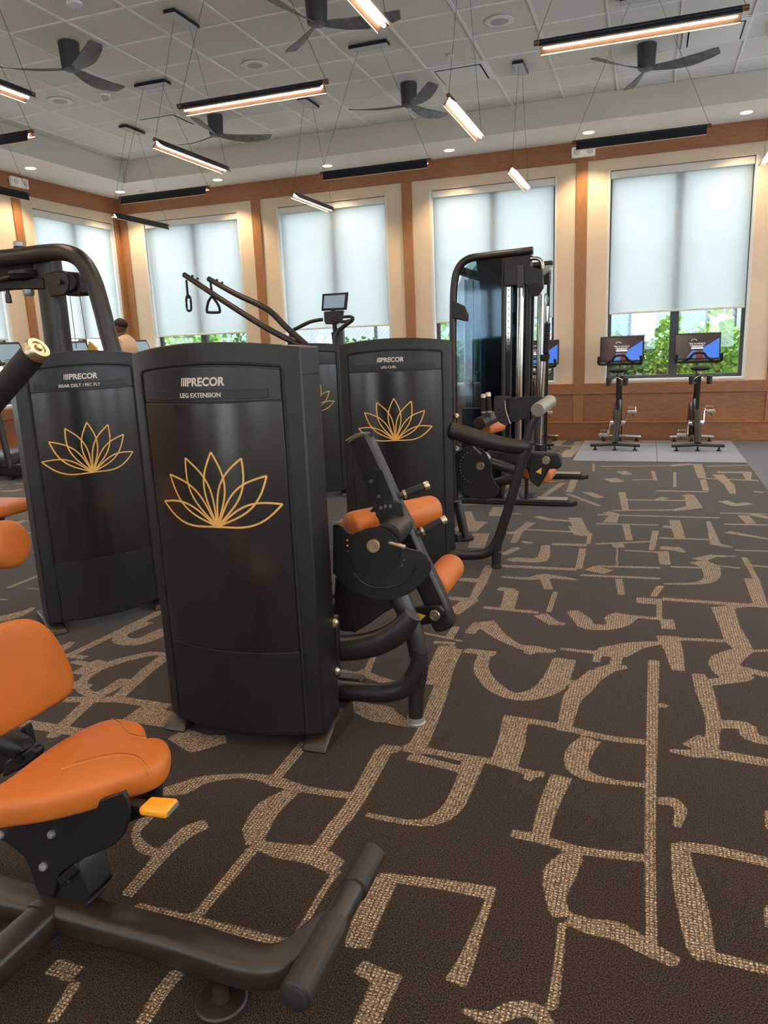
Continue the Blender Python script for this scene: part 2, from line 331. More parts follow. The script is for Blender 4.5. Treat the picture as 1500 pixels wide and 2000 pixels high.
trace(crop(700, 1300, SCALE), [
 ([(1082, -20), (1075, 250), (1070, 450), (1068, 700), (1075, 1030)], 42),
 ([(880, 20), (820, 80), (780, 130), (752, 240)], [30, 40, 42, 38]), ([(880, 20), (960, 0)], 25),
 ([(530, 190), (700, 215), (900, 262), (1050, 280)], 20), ([(575, 200), (560, 280), (530, 370)], 75),
 ([(170, 300), (300, 320), (480, 350), (600, 385), (680, 400)], 20), ([(190, 335), (370, 378)], 24),
 ([(420, 350), (395, 420), (350, 510), (290, 560), (200, 575), (30, 545)], [60, 50, 46, 36, 22, 16]),
 ([(80, 302), (150, 305)], 25), ([(95, 310), (50, 400), (0, 480)], 36),
 ([(330, -10), (290, 120), (240, 250), (200, 320)], [30, 42, 42, 50]),
 ([(850, 270), (810, 315), (800, 370), (850, 408), (950, 427), (1050, 438)], [40, 60, 55, 30, 17, 17]),
 ([(745, 405), (710, 480), (682, 560), (665, 630)], 52), ([(560, 612), (700, 645), (820, 678), (1050, 705)], 30),
 ([(790, 690), (738, 760), (722, 840), (742, 920)], [45, 85, 80, 60]), ([(770, 925), (850, 955), (950, 975), (1060, 1035), (1170, 1090)], [40, 55, 65, 50, 40]),
 ([(745, 940), (735, 1080), (710, 1260)], [30, 32, 38]), ([(75, 772), (280, 797), (500, 835)], [30, 38, 50]),
 ([(95, 780), (50, 880), (10, 980), (0, 1020)], 78), ([(487, 840), (440, 960), (400, 1070), (355, 1165)], [18, 30, 45, 66]),
 ([(0, 1100), (60, 1130), (110, 1150)], 50), ([(112, 1130), (80, 1200), (40, 1290), (20, 1340)], 78),
 ([(380, 1260), (480, 1290), (560, 1262), (640, 1262), (700, 1320)], [20, 50, 60, 50, 40]),
 ([(1175, 650), (1190, 750), (1222, 880), (1250, 1020), (1270, 1060)], [50, 70, 95, 85, 60]),
 ([(1170, 660), (1300, 675), (1510, 722)], 36), ([(1270, 1060), (1400, 1090), (1510, 1118)], 36),
 ([(1245, 30), (1270, 100), (1298, 200), (1290, 320)], [30, 45, 46, 50]), ([(1140, 310), (1220, 322), (1300, 322), (1510, 357)], [10, 28, 34, 30]),
 ([(1225, 305), (1285, 270)], 45), ([(1270, 62), (1425, 42)], 20), ([(1345, 0), (1400, 50)], 50),
 ([(1300, 215), (1410, 220), (1440, 260), (1510, 277)], 30), ([(1100, 495), (1150, 500), (1180, 530), (1165, 590)], [26, 30, 38, 22]),
 ([(1100, 140), (1130, 152)], 14), ([(1497, 530), (1503, 600)], 20), ([(1500, 880), (1505, 960)], 30), ([(1400, 10), (1510, 38)], 18),
 ([(610, 402), (645, 415)], 24), ([(0, 20), (100, 60), (170, 72)], 18)])
SCALE = 2.1429; WF = .78
trace(crop(800, 850, SCALE), [
 ([(230, 900), (360, 915)], 24), ([(315, 915), (300, 980), (350, 1050), (430, 1090), (520, 1085), (600, 1040), (650, 935)], [45, 52, 40, 34, 46, 66, 60]),
 ([(650, 1030), (760, 1030), (850, 980), (910, 970)], 18), ([(720, 1035), (672, 1110), (655, 1185)], 46),
 ([(630, 893), (770, 908), (860, 905), (950, 880), (1060, 868)], [12, 16, 60, 34, 10]), ([(790, 905), (780, 950)], 28), ([(870, 920), (862, 958)], 40),
 ([(310, 780), (370, 835), (450, 880), (520, 895), (610, 905)], [45, 30, 18, 34, 12]), ([(540, 890), (490, 915)], 20), ([(250, 830), (290, 785)], 24),
 ([(1015, 968), (1015, 1185)], 42), ([(1078, 840), (1105, 900), (1125, 985)], [60, 55, 45]), ([(1080, 850), (1340, 862)], 14),
 ([(1310, 720), (1340, 800), (1370, 860), (1400, 900)], [60, 52, 55, 36]), ([(1300, 722), (1500, 705)], 14), ([(1400, 900), (1325, 940), (1315, 980), (1370, 1020)], [30, 60, 60, 56]),
 ([(1410, 905), (1510, 900)], 12), ([(1250, 1042), (1420, 1020)], 18), ([(1205, 1000), (1240, 1070), (1272, 1185)], [30, 44, 50]), ([(1380, 975), (1510, 1002)], 20),
 ([(310, 720), (540, 742)], 13), ([(370, 642), (440, 650)], 18), ([(428, 650), (408, 730)], 45), ([(610, 655), (582, 740)], 15), ([(545, 750), (600, 785), (650, 790)], [28, 24, 10]),
 ([(680, 735), (720, 770), (750, 800), (850, 800), (880, 770), (900, 758)], [22, 36, 30, 25, 55, 40]), ([(900, 755), (1060, 770)], 13),
 ([(950, 690), (1055, 697)], 30), ([(1045, 690), (1045, 770)], 28), ([(1055, 685), (1510, 717)], 15), ([(1050, 630), (1020, 675)], 14), ([(1075, 770), (1085, 812)], 45),
 ([(150, 680), (262, 690)], [14, 22]), ([(262, 690), (300, 620), (335, 545)], [18, 24, 20]), ([(210, 602), (300, 610)], 18), ([(180, 745), (262, 685)], 28),
 ([(380, 592), (500, 600), (570, 590), (700, 605)], [7, 14, 24, 5]), ([(565, 600), (582, 645)], 24), ([(350, 545), (700, 562)], 13), ([(708, 560), (725, 475)], 22),
 ([(595, 455), (740, 460)], 12), ([(748, 455), (755, 410)], 14), ([(695, 380), (722, 412), (752, 410)], 24), ([(490, 395), (700, 405)], 7), ([(530, 340), (580, 352), (690, 360)], [12, 10, 8]),
 ([(690, 345), (720, 400)], 24), ([(570, 460), (550, 520), (450, 520), (420, 525)], [20, 20, 22, 10]), ([(470, 445), (512, 452)], 10), ([(435, 450), (460, 400), (510, 365)], 13),
 ([(405, 410), (470, 405)], 12), ([(390, 500), (455, 470)], 12), ([(780, 548), (1050, 555)], 9), ([(770, 572), (812, 556)], 34), ([(715, 585), (1050, 600)], 10), ([(875, 600), (887, 668)], 25),
 ([(868, 465), (868, 545)], 11), ([(848, 460), (897, 460)], 24), ([(780, 455), (1010, 445)], 7), ([(1030, 400), (1012, 480)], 18), ([(905, 375), (920, 440)], 20), ([(780, 370), (1040, 376)], 6),
 ([(1045, 430), (1270, 437)], 7), ([(1250, 360), (1280, 455), (1350, 470)], [10, 16, 6]), ([(1108, 355), (1132, 432)], 26), ([(1060, 382), (1110, 386)], 12), ([(1360, 480), (1510, 486)], 6),
 ([(1060, 485), (1070, 542)], 36), ([(1050, 470), (1110, 475), (1150, 490)], [16, 20, 6]), ([(900, 482), (1050, 490)], 6), ([(1090, 550), (1220, 555)], 8),
 ([(1210, 530), (1258, 555), (1260, 600), (1200, 620), (1060, 622)], [30, 35, 25, 12, 5]), ([(1205, 522), (1270, 505), (1370, 507)], [20, 12, 4]), ([(1270, 545), (1385, 556)], 6),
 ([(1400, 510), (1450, 602)], 12), ([(1432, 600), (1468, 708)], 38), ([(1430, 545), (1510, 552)], 8), ([(1330, 405), (1510, 436)], [14, 6]), ([(1315, 372), (1510, 376)], 7),
 ([(820, 322), (860, 330), (838, 365)], [14, 18, 24]), ([(850, 315), (1150, 312)], 6), ([(785, 332), (1300, 346)], 6), ([(1170, 250), (1192, 300), (1100, 315)], [18, 20, 8]),
 ([(888, 238), (905, 312)], 18), ([(905, 270), (1165, 274)], 6), ([(1038, 264), (1072, 268)], 18), ([(1150, 250), (1180, 255)], 12), ([(1110, 155), (1110, 217)], 16), ([(1030, 232), (1250, 237)], 6),
 ([(1228, 185), (1240, 232)], 14), ([(1205, 120), (1225, 180)], 16), ([(1225, 180), (1460, 190)], 5), ([(1285, 155), (1410, 155), (1420, 190)], 9), ([(1290, 165), (1340, 210), (1352, 245)], 12),
 ([(1440, 235), (1480, 240)], 6), ([(1310, 275), (1360, 292), (1425, 285)], 12), ([(1300, 325), (1510, 330)], 5), ([(1395, 335), (1430, 370)], 14), ([(1430, 330), (1510, 347)], 12),
 ([(770, 120), (770, 150)], 12), ([(885, 150), (915, 165)], 10), ([(1018, 150), (1030, 190)], 8), ([(840, 180), (872, 196)], 14), ([(930, 187), (1030, 185)], 4), ([(690, 185), (668, 238)], 13),
 ([(555, 192), (600, 195)], 10), ([(660, 245), (795, 296)], 6), ([(640, 15), (600, 45)], 10), ([(560, 40), (690, 46)], 4), ([(682, 60), (650, 92)], 13), ([(710, 25), (690, 60)], 10),
 ([(275, 360), (228, 402)], 36), ([(300, 410), (278, 472)], 40), ([(375, 300), (358, 338)], 26), ([(330, 325), (470, 330)], 5), ([(235, 320), (262, 380)], 22), ([(210, 292), (300, 285)], 8),
 ([(70, 1040), (185, 880)], 16), ([(90, 1185), (120, 1100), (160, 1000), (210, 895)], [44, 34, 22, 16]), ([(50, 825), (220, 862)], 8), ([(165, 850), (195, 800)], 20), ([(640, 200), (560, 255)], 7),
 ([(740, 238), (800, 262)], 10), ([(800, 130), (1080, 128)], 4), ([(1090, 128), (1180, 120)], 8), ([(1240, 130), (1420, 125)], 4)])
SCALE = 1.875; WF = .92
trace(crop(100, 1150, SCALE), [
 ([(1205, 578), (1272, 592)], 22), ([(1218, 590), (1160, 700), (1100, 800), (1020, 900), (955, 1000)], 40),
 ([(395, 745), (480, 730), (560, 700), (680, 685), (760, 690), (830, 708), (950, 738), (1100, 757)], [18, 46, 28, 16, 22, 32, 22, 24]),
 ([(930, 562), (820, 695)], 24), ([(885, 740), (800, 800), (755, 870), (745, 935)], [28, 58, 70, 46]), ([(745, 935), (850, 960), (960, 975), (1050, 1022)], [26, 52, 62, 50]),
 ([(740, 950), (650, 1060), (530, 1200)], 28), ([(1052, 1028), (1000, 1100), (930, 1220), (880, 1292)], 18), ([(310, 1158), (855, 1290)], 20), ([(300, 1182), (850, 1312)], 20),
 ([(565, 862), (500, 890), (420, 960), (340, 1050), (275, 1125)], [34, 40, 34, 32, 30]), ([(400, 972), (340, 950), (310, 900), (340, 850), (385, 808)], [20, 26, 30, 28, 24]),
 ([(465, 1400), (400, 1480), (330, 1600)], 40), ([(0, 1380), (95, 1412)], 50), ([(90, 1440), (0, 1590)], 30),
 ([(425, 240), (350, 240), (200, 280), (120, 330), (118, 370), (160, 392)], [7, 16, 20, 16, 22, 14]), ([(275, 330), (210, 370), (140, 412), (0, 545)], 22),
 ([(428, 240), (350, 300), (240, 402)], 22), ([(50, 405), (250, 405), (430, 432)], 20), ([(295, 455), (450, 482)], 52), ([(70, 242), (420, 75)], 13),
 ([(350, 120), (262, 165), (262, 190), (330, 190), (425, 150)], [24, 16, 22, 24, 26]), ([(90, 312), (185, 262)], 20), ([(80, 265), (200, 290)], 12),
 ([(460, 530), (540, 565), (640, 550)], [40, 60, 30]), ([(1060, 412), (1200, 455), (1325, 505)], [18, 56, 12]), ([(1060, 300), (1300, 350)], 12), ([(1190, 220), (1150, 322)], 15),
 ([(1290, 580), (1380, 592), (1500, 620)], 20), ([(1310, 612), (1500, 662)], 24), ([(1350, 600), (1385, 500), (1430, 350), (1492, 220)], [24, 26, 18, 14]), ([(1442, 208), (1375, 350)], 26), ([(1400, 195), (1480, 200)], 10)])
def seen_traced(x, y):
    c = ROT.transposed() @ (Vector((x, y, 0)) - EYE)
    if c.z > -.3: return False
    px = 750 + FPX * c.x / -c.z; py = 1000 - FPX * c.y / -c.z
    return (800 < px < 1540 and 855 < py < 2100) or (130 < px < 800 and 1180 < py < 2100)
for k in range(520):                                # the same kind of shapes where the photograph hides or blurs them
    cx = rnd.uniform(XL, 1.07); cy = rnd.uniform(YF, YB - .1); kind = rnd.random(); L1 = rnd.uniform(.15, .5); wd = rnd.choice([.008, .012, .02, .03])
    if seen_traced(cx, cy): continue
    if kind < .35: seg = [(cx, cy, wd), (cx + L1, cy, wd)]
    elif kind < .6: seg = [(cx, cy, wd * 1.6), (cx, cy + L1, wd * 1.6)]
    elif kind < .8: seg = [(cx, cy, wd), (cx + L1, cy, wd), (cx + L1, cy + L1 * .7, wd * 1.5)]
    else:
        R = L1 * .5; a0 = rnd.choice([0, PI / 2, PI, 1.5 * PI]); seg = [(cx + R * math.cos(a0 + t * .31), cy + R * math.sin(a0 + t * .31), wd * (.6 + 1.2 * math.sin(t * .5) ** 2)) for t in range(7)]
    STROKES.append(seg)
def carpet():
    h = .0125; xs = np.arange(XL, 1.075 + h * .5, h); xs[-1] = 1.075; ys = np.arange(YF, YB + h * .5, h); nx, ny = len(xs), len(ys)
    D = np.full((nx, ny), .05, dtype=np.float32)
    for seg in STROKES:
        for k_, (a, b) in enumerate(zip(seg[:-1], seg[1:])):
            m_ = max(a[2], b[2]) + .06
            i0 = max(0, int((min(a[0], b[0]) - m_ - XL) / h)); i1 = min(nx, int((max(a[0], b[0]) + m_ - XL) / h) + 2)
            j0 = max(0, int((min(a[1], b[1]) - m_ - YF) / h)); j1 = min(ny, int((max(a[1], b[1]) + m_ - YF) / h) + 2)
            if i1 <= i0 or j1 <= j0: continue
            X, Y = np.meshgrid(xs[i0:i1], ys[j0:j1], indexing='ij'); dx, dy = b[0] - a[0], b[1] - a[1]; l = math.hypot(dx, dy) + 1e-9
            u = ((X - a[0]) * dx + (Y - a[1]) * dy) / l; v = np.abs(-(X - a[0]) * dy + (Y - a[1]) * dx) / l; tc_ = np.clip(u / l, 0, 1)
            hw_ = a[2] + (b[2] - a[2]) * tc_; e0 = a[2] * (.55 if k_ else 0); e1 = b[2] * (.55 if k_ < len(seg) - 2 else 0)
            d = np.maximum(v - hw_, np.maximum(-e0 - u, u - l - e1))
            D[i0:i1, j0:j1] = np.minimum(D[i0:i1, j0:j1], d)
    X, Y = np.meshgrid(xs, ys, indexing='ij'); co = np.zeros((nx * ny, 3), dtype=np.float32); co[:, 0] = X.ravel(); co[:, 1] = Y.ravel()
    I, J = np.meshgrid(np.arange(nx - 1), np.arange(ny - 1), indexing='ij'); a = (I * ny + J).ravel(); q = np.stack([a, a + ny, a + ny + 1, a + 1], 1).astype(np.int32)
    me = bpy.data.meshes.new('floor'); me.vertices.add(nx * ny); me.vertices.foreach_set('co', co.ravel()); me.loops.add(q.size); me.loops.foreach_set('vertex_index', q.ravel())
    me.polygons.add(len(q)); me.polygons.foreach_set('loop_start', np.arange(0, q.size, 4, dtype=np.int32)); me.polygons.foreach_set('loop_total', np.full(len(q), 4, dtype=np.int32))
    me.update(calc_edges=True); at = me.attributes.new('pattern', 'FLOAT', 'POINT'); at.data.foreach_set('value', D.ravel()); me.materials.append(M['carpet']); me.validate()
    o = bpy.data.objects.new('floor', me); COL.objects.link(o); return struct(o)
floor = carpet()
MB().box(1.075, XR, YF, YB, -.05, -.002).build('rubber_floor', 'rubfloor', floor)
MB().box(XL, 1.075, YF, YB, -.05, -.004).build('subfloor', 'rubfloor', floor)
# ---- walls
def wall_x(name, y, t, wins, x0, x1):               # a wall running along x; t = +1 outward
    b = MB(); y1 = y + .25 * t; ya, yb = min(y, y1), max(y, y1); cur = x0
    for c in sorted(wins):
        b.box(cur, c - WW / 2, ya, yb, 0, ZC + .1); b.box(c - WW / 2, c + WW / 2, ya, yb, 0, WZ0); b.box(c - WW / 2, c + WW / 2, ya, yb, WZ1, ZC + .1); cur = c + WW / 2
    b.box(cur, x1, ya, yb, 0, ZC + .1); return struct(b.build(name, 'wall'))
def wall_y(name, x, t, wins, y0, y1):
    b = MB(); x1 = x + .25 * t; xa, xb = min(x, x1), max(x, x1); cur = y0
    for c in sorted(wins):
        b.box(xa, xb, cur, c - WW / 2, 0, ZC + .1); b.box(xa, xb, c - WW / 2, c + WW / 2, 0, WZ0); b.box(xa, xb, c - WW / 2, c + WW / 2, WZ1, ZC + .1); cur = c + WW / 2
    b.box(xa, xb, cur, y1, 0, ZC + .1); return struct(b.build(name, 'wall'))
wb = wall_x('wall_back', YB, 1, back_win, XL, XR)
wl = wall_y('wall_left', XL, -1, left_win, YF, YB + .25)
b = MB(); ADDED_WIN = [-6.4, -.6, 1.8]; DX0, DX1, DZ = -4.45, -2.65, 2.7  # front wall windows are added out of view for daylight
for u0, u1, z0, z1 in ((XL, -6.4 - WW / 2, 0, 4.29), (-6.4 + WW / 2, DX0, 0, 4.29), (DX1, -.6 - WW / 2, 0, 4.29), (-.6 + WW / 2, 1.8 - WW / 2, 0, 4.29), (1.8 + WW / 2, XR, 0, 4.29), (DX0, DX1, DZ, 4.29)): b.box(u0, u1, YF - .25, YF, z0, z1)
for c in ADDED_WIN: b.box(c - WW / 2, c + WW / 2, YF - .25, YF, 0, WZ0); b.box(c - WW / 2, c + WW / 2, YF - .25, YF, WZ1, 4.29)
wf = struct(b.build('wall_front', 'wall'))
b = MB(); b.box(DX0, DX0 + .06, YF - .2, YF, 0, DZ); b.box(DX1 - .06, DX1, YF - .2, YF, 0, DZ); b.box(DX0 + .06, DX1 - .06, YF - .2, YF, DZ - .06, DZ)
dr = struct(b.build('added_door_1', 'alu', bevel=.004))  # unseen glass door added for daylight and the streak reflected in the panels
for u0, u1, hx in ((DX0 + .06, (DX0 + DX1) / 2 - .002, -.08), ((DX0 + DX1) / 2 + .002, DX1 - .06, .08)):
    b = MB(); b.box(u0, u0 + .06, YF - .13, YF - .08, .01, DZ - .06); b.box(u1 - .06, u1, YF - .13, YF - .08, .01, DZ - .06); b.box(u0 + .06, u1 - .06, YF - .13, YF - .08, .01, .11); b.box(u0 + .06, u1 - .06, YF - .13, YF - .08, DZ - .14, DZ - .06)
    lf = b.build('added_door_leaf', 'alu', dr, bevel=.003); MB().box(u0 + .06, u1 - .06, YF - .108, YF - .10, .11, DZ - .14).build('pane', 'glass', lf)
    cx_ = (DX0 + DX1) / 2 + hx; MB().tube([(cx_, YF - .08, .8), (cx_, YF - .03, .8), (cx_, YF - .03, 1.3), (cx_, YF - .08, 1.3)], .012, n=8, sm=1).build('added_door_handle', 'chrome', lf)
wr = wall_y('wall_right', XR, 1, [-3.2, -.8, 1.6, 4.0, 6.4, 8.8], YF, YB)  # right wall windows are added, unseen, to bring in daylight
# ---- timber: header band, uprights, wainscot with rails, stiles and panels
posts_b = [-5.72, -3.31, -.895, 1.53, 3.95]
t = .028
struct(MB().box(XL + .001, XR, YB - t, YB, 3.655, ZS).build('trim_1', 'wood', bevel=.003))
struct(MB().box(XL, XL + t, YF, YB - t, 3.655, ZS).build('trim_2', 'wood', bevel=.003))
k = 3
for x in posts_b: struct(MB().box(x - .073, x + .073, YB - t, YB, .785, 3.655).build('trim_%d' % k, 'woodv', bevel=.003)); k += 1
struct(MB().box(XL + t, XL + .17, YB - t, YB, .785, 3.655).build('trim_%d' % k, 'woodv', bevel=.003)); k += 1
struct(MB().box(XL, XL + t, YB - .13, YB, .785, 3.655).build('trim_%d' % k, 'woodv', bevel=.003)); k += 1
for y in (8.70, 6.27, 3.84): struct(MB().box(XL, XL + t, y - .073, y + .073, .785, 3.655).build('trim_%d' % k, 'woodv', bevel=.003)); k += 1
def wainscot(root, along, a0, a1, posts, face, sgn):
    def bx(b, u0, u1, d, z0, z1):                   # d = depth proud of the wall
        if along == 'x': return b.box(u0, u1, *sorted((face, face - sgn * d)), z0, z1)
        return b.box(*sorted((face, face - sgn * d)), u0, u1, z0, z1)
    bx(MB(), a0, a1, .04, .64, .785).build('top_rail', 'wood', root, bevel=.004)
    bx(MB(), a0, a1, .05, 0, .24).build('skirting_board', 'wood', root, bevel=.003)
    bx(MB(), a0, a1, .062, .238, .258).build('ledge_moulding', 'wood', root, bevel=.004)
    ps = sorted(posts)
    for p in ps: bx(MB(), p - .065, p + .065, .036, .258, .64).build('stile', 'woodv', root, bevel=.003)
    ed = [a0] + ps + [a1]
    for u0, u1 in zip(ed[:-1], ed[1:]):
        if u1 - u0 > .3: bx(MB(), u0 + .05, u1 - .05, .014, .258, .64).build('wainscot_panel', 'wood', root, bevel=.002)
wainscot(wb, 'x', XL, XR, [-8.1, -5.72, -3.31, -.9, 1.53, 3.95], YB, 1)
wainscot(wl, 'y', YF, YB, [8.70, 6.27, 3.84, 1.4], XL, -1)
# ---- windows and blinds
bl_labels_b = ['translucent roller blind next to the room corner on the window wall', 'translucent roller blind behind the upright console with curved handlebars',
               'translucent roller blind behind the tall cable machine', 'translucent roller blind above the two exercise bikes', 'translucent roller blind beyond the right edge of the window wall']
bl_labels_l = ['translucent roller blind on the left wall nearest the corner', 'translucent roller blind at the far left behind the treadmill consoles', 'translucent roller blind on the left wall beside the front treadmill', 'translucent roller blind on the left wall nearest the front']
nw = [1]
def window(c, along, face, t, blind=None, z_bot=1.70):
    def bx(b, u0, u1, d0, d1, z0, z1):
        lo, hi = sorted((face + t * d0, face + t * d1))
        return b.box(c + u0, c + u1, lo, hi, z0, z1) if along == 'x' else b.box(lo, hi, c + u0, c + u1, z0, z1)
    h = WW / 2; b = MB(); g = .03
    bx(b, -h, h, -.012, .22, WZ0, WZ0 + g); bx(b, -h, -h + g, .0, .22, WZ0 + g, WZ1); bx(b, h - g, h, .0, .22, WZ0 + g, WZ1); bx(b, -h + g, h - g, .10, .22, WZ1 - .02, WZ1)
    wn = struct(b.build('window_%d' % nw[0], 'winwhite', bevel=.002)); nw[0] += 1
    b = MB(); q = .045
    bx(b, -h + g, h - g, .13, .19, WZ0 + g, WZ0 + g + q); bx(b, -h + g, h - g, .13, .19, WZ1 - .02 - q, WZ1 - .02); bx(b, -h + g, -h + g + q, .13, .19, WZ0 + g + q, WZ1 - .02 - q); bx(b, h - g - q, h - g, .13, .19, WZ0 + g + q, WZ1 - .02 - q)
    b.build('window_frame', 'alu', wn); b = MB(); bx(b, -.055, .055, .125, .195, WZ0 + g + q, WZ1 - .02 - q); b.build('mullion', 'alu', wn)
    for s0, s1 in ((-h + g + q, -.055), (.055, h - g - q)):
        b = MB(); bx(b, s0, s1, .157, .163, WZ0 + g + q, WZ1 - .02 - q); b.build('pane', 'glass', wn)
    if blind:
        r = thing('roller_blind', blind, 'blind', (c, face, z_bot) if along == 'x' else (face, c, z_bot), 'roller blinds on the windows')
        b = MB(); bx(b, -h + g + .004, h - g - .004, .018, .095, WZ1 - .10, WZ1 - .005); b.build('cassette', 'winwhite', r, bevel=.01)
        b = MB(); bx(b, -h + g + .02, h - g - .02, .055, .0575, z_bot + .02, WZ1 - .10); b.build('fabric', 'blind', r)
        b = MB(); bx(b, -h + g + .02, h - g - .02, .048, .064, z_bot, z_bot + .025); b.build('bottom_bar', 'winwhite', r, bevel=.004)
for c, l in zip(back_win, bl_labels_b): window(c, 'x', YB, 1, l)
for c, l in zip(left_win, bl_labels_l): window(c, 'y', XL, -1, l)
for c in ADDED_WIN: window(c, 'x', YF, -1)  # added clear windows letting light in from behind the camera
for c in (-3.2, -.8, 1.6, 4.0, 6.4, 8.8): window(c, 'y', XR, 1)  # added clear windows for side daylight
# ---- ceiling: soffit ring, tray walls, lay-in tiles
b = MB(); b.box(XL, XR, TY1, YB, ZS, ZC + .1); b.box(XL, TX0, YF, TY1, ZS, ZC + .1); b.box(TX1, XR, YF, TY1, ZS, ZC + .1); b.box(TX0, TX1, YF, TY0, ZS, ZC + .1)
ceil = struct(b.build('ceiling', 'soffit'))
b = MB(); e = .012; b.box(TX0, TX1, TY1 - e, TY1, ZS - .002, ZC); b.box(TX0, TX0 + e, TY0, TY1 - e, ZS - .002, ZC); b.box(TX1 - e, TX1, TY0, TY1, ZS - .002, ZC); b.box(TX0, TX1, TY0, TY0 + e, ZS - .002, ZC)
b.build('tray_side', 'traywall', ceil)
GX = -1.041; GY = 9.49; S = .6125
gx = sorted(GX + S * i for i in range(-11, 10) if TX0 < GX + S * i < TX1); gy = sorted(GY - S * i for i in range(0, 24) if TY0 < GY - S * i < TY1)
b = MB()
for x in gx: b.box(x - .012, x + .012, TY0, TY1, ZC - .002, ZC + .012)
for y in gy:
    ex = [TX0] + gx + [TX1]
    for u0, u1 in zip(ex[:-1], ex[1:]): b.box(u0 + .012, u1 - .012, y - .012, y + .012, ZC - .001, ZC + .011)
b.build('grid_bars', 'tbar', ceil)
MB().box(TX0, TX1, TY0, TY1, ZC + .06, ZC + .1).build('upper_slab', 'traywall', ceil)
exs = [TX0] + gx + [TX1]; eys = [TY0] + gy + [TY1]; cache = {}; rest = MB()
for u0, u1 in zip(exs[:-1], exs[1:]):
    for v0, v1 in zip(eys[:-1], eys[1:]):
        wx_, wy_ = round(u1 - u0 - .03, 3), round(v1 - v0 - .03, 3)
        if wx_ < .05 or wy_ < .05: continue
        if not (v0 > 2.9 and u0 < 2.2):
            rest.box(u0 + .015, u1 - .015, v0 + .015, v1 - .015, ZC + .006, ZC + .02); continue
        key = (wx_, wy_)
        if key not in cache:
            m = MB(); m.box(-wx_ / 2, wx_ / 2, -wy_ / 2, wy_ / 2, .0, .015); cache[key] = m.mesh('ceiling_tile', M['tile'])
        o = bpy.data.objects.new('ceiling_tile', cache[key]); COL.objects.link(o); o.parent = ceil
        o.location = Vector(((u0 + u1) / 2, (v0 + v1) / 2, ZC + .005 + rnd.uniform(0, .003))) - ceil.location
rest.build('ceiling_tiles', 'tile', ceil, kind='stuff')
# ================================================================== CEILING FITTINGS
def spot(name, parent, loc, e, col, ang, blend=.6, rot=(0, 0, 0)):
    l = bpy.data.lights.new(name, 'SPOT'); l.energy = e; l.color = col; l.spot_size = ang; l.spot_blend = blend; l.shadow_soft_size = .03
    o = bpy.data.objects.new(name, l); COL.objects.link(o); o.parent = parent; o.location = loc; o.rotation_euler = rot; return o
def pendant_template():
    r = empty('linear_pendant', (0, 0, 0)); L = .535       # runs along x, origin at the bar
    for s in (-1, 1):                                       # inverted trough lined with copper
        MB().plate([(-L, s * .008, .018), (-L, s * .048, -.022), (-L, s * .048, -.027), (-L, s * .006, .012)], (2 * L, 0, 0)).build('reflector_wing', 'pend', r)
        MB().plate([(-L + .002, s * .0055, .0115), (-L + .002, s * .0458, -.0255), (-L + .002, s * .0448, -.0272), (-L + .002, s * .0045, .009)], (2 * L - .004, 0, 0)).build('copper_lining', 'copper', r)
    for s in (-1, 1): MB().box(-L, L, s * .048 - .0026, s * .048 + .0026, -.0315, -.0245).build('copper_rim', 'rim', r)
    MB().cyl((-L, 0, .020), (L, 0, .020), .016, n=14).build('rod', 'pend', r)
    for s in (-1, 1): MB().cyl((s * L, 0, .020), (s * (L + .035), 0, .020), .016, n=14).build('end_cap', 'bronze', r)
    MB().cyl((-L + .02, 0, -.010), (L - .02, 0, -.010), .010, n=8).build('light_tube', 'tube', r)
    MB().box(-.19, .19, -.055, .055, 1.060, 1.088).build('canopy', 'pend', r, bevel=.003)
    MB().box(-.186, .186, -.051, .051, 1.056, 1.061).build('canopy_face', 'canopy', r)
    for s in (-1, 1): MB().cyl((s * (L + .018), 0, .034), (s * .11, 0, 1.06), .0016, n=5).build('wire', 'wire', r)
    return r

PT = pendant_template()
PD = [  # x, y, runs along y, label
 (-6.18, 8.62, 1, 'slim linear pendant in front of the room corner, end on to the window wall'),
 (-3.78, 8.65, 1, 'slim linear pendant over the console with curved handlebars, end on to the window wall'),
 (-1.35, 8.62, 1, 'short-looking lit pendant in front of the window behind the cable machine'),
 (1.06, 8.62, 1, 'linear pendant whose lit tip shows at the right edge of the photo'),
 (-4.97, 7.36, 0, 'dark linear pendant lengthwise in front of the corner soffit'),
 (-2.57, 7.38, 0, 'dark linear pendant lengthwise above the second window from the corner'),
 (-.13, 7.40, 0, 'dark linear pendant lengthwise above the exercise bike window'),
 (-6.17, 6.15, 1, 'dark pendant tip below the emergency light at the far left edge'),
 (-3.80, 6.15, 1, 'lit linear pendant with copper lining below the long canopy box, seen obliquely'),
 (-1.38, 6.17, 1, 'bright linear pendant seen obliquely beside the centre ceiling fan'),
 (-5.02, 4.97, 0, 'linear pendant with one lit end entering at the left edge, lower of two'),
 (-2.59, 4.96, 0, 'large lit linear pendant lengthwise in the middle of the ceiling'),
 (-.12, 4.91, 0, 'large lit linear pendant lengthwise at the top right'),
 (-3.83, 3.76, 1, 'lit pendant end entering at the left edge below the left ceiling fan'),
 (-1.38, 3.70, 1, 'bright pendant end hanging in at the top middle of the photo')]
for j, y in enumerate((8.62, 6.15, 3.72, 1.3, -1.1, -3.3)):  # further pendants added along the grid, out of view, to light the room
    for x in (-1.38 + 4.85, -1.38 + 2.43, -1.38, -3.8, -6.2):
        if not any(abs(p[0] - x) < .2 and abs(p[1] - y) < .2 for p in PD): PD.append((x, y, 1, None))
for y in (7.38, 4.95, 2.5, .1, -2.2):  # lengthwise pendants added for the same light
    for x in (2.3, -.13, -2.57, -5.0):
        if not any(abs(p[0] - x) < .2 and abs(p[1] - y) < .2 for p in PD): PD.append((x, y, 0, None))
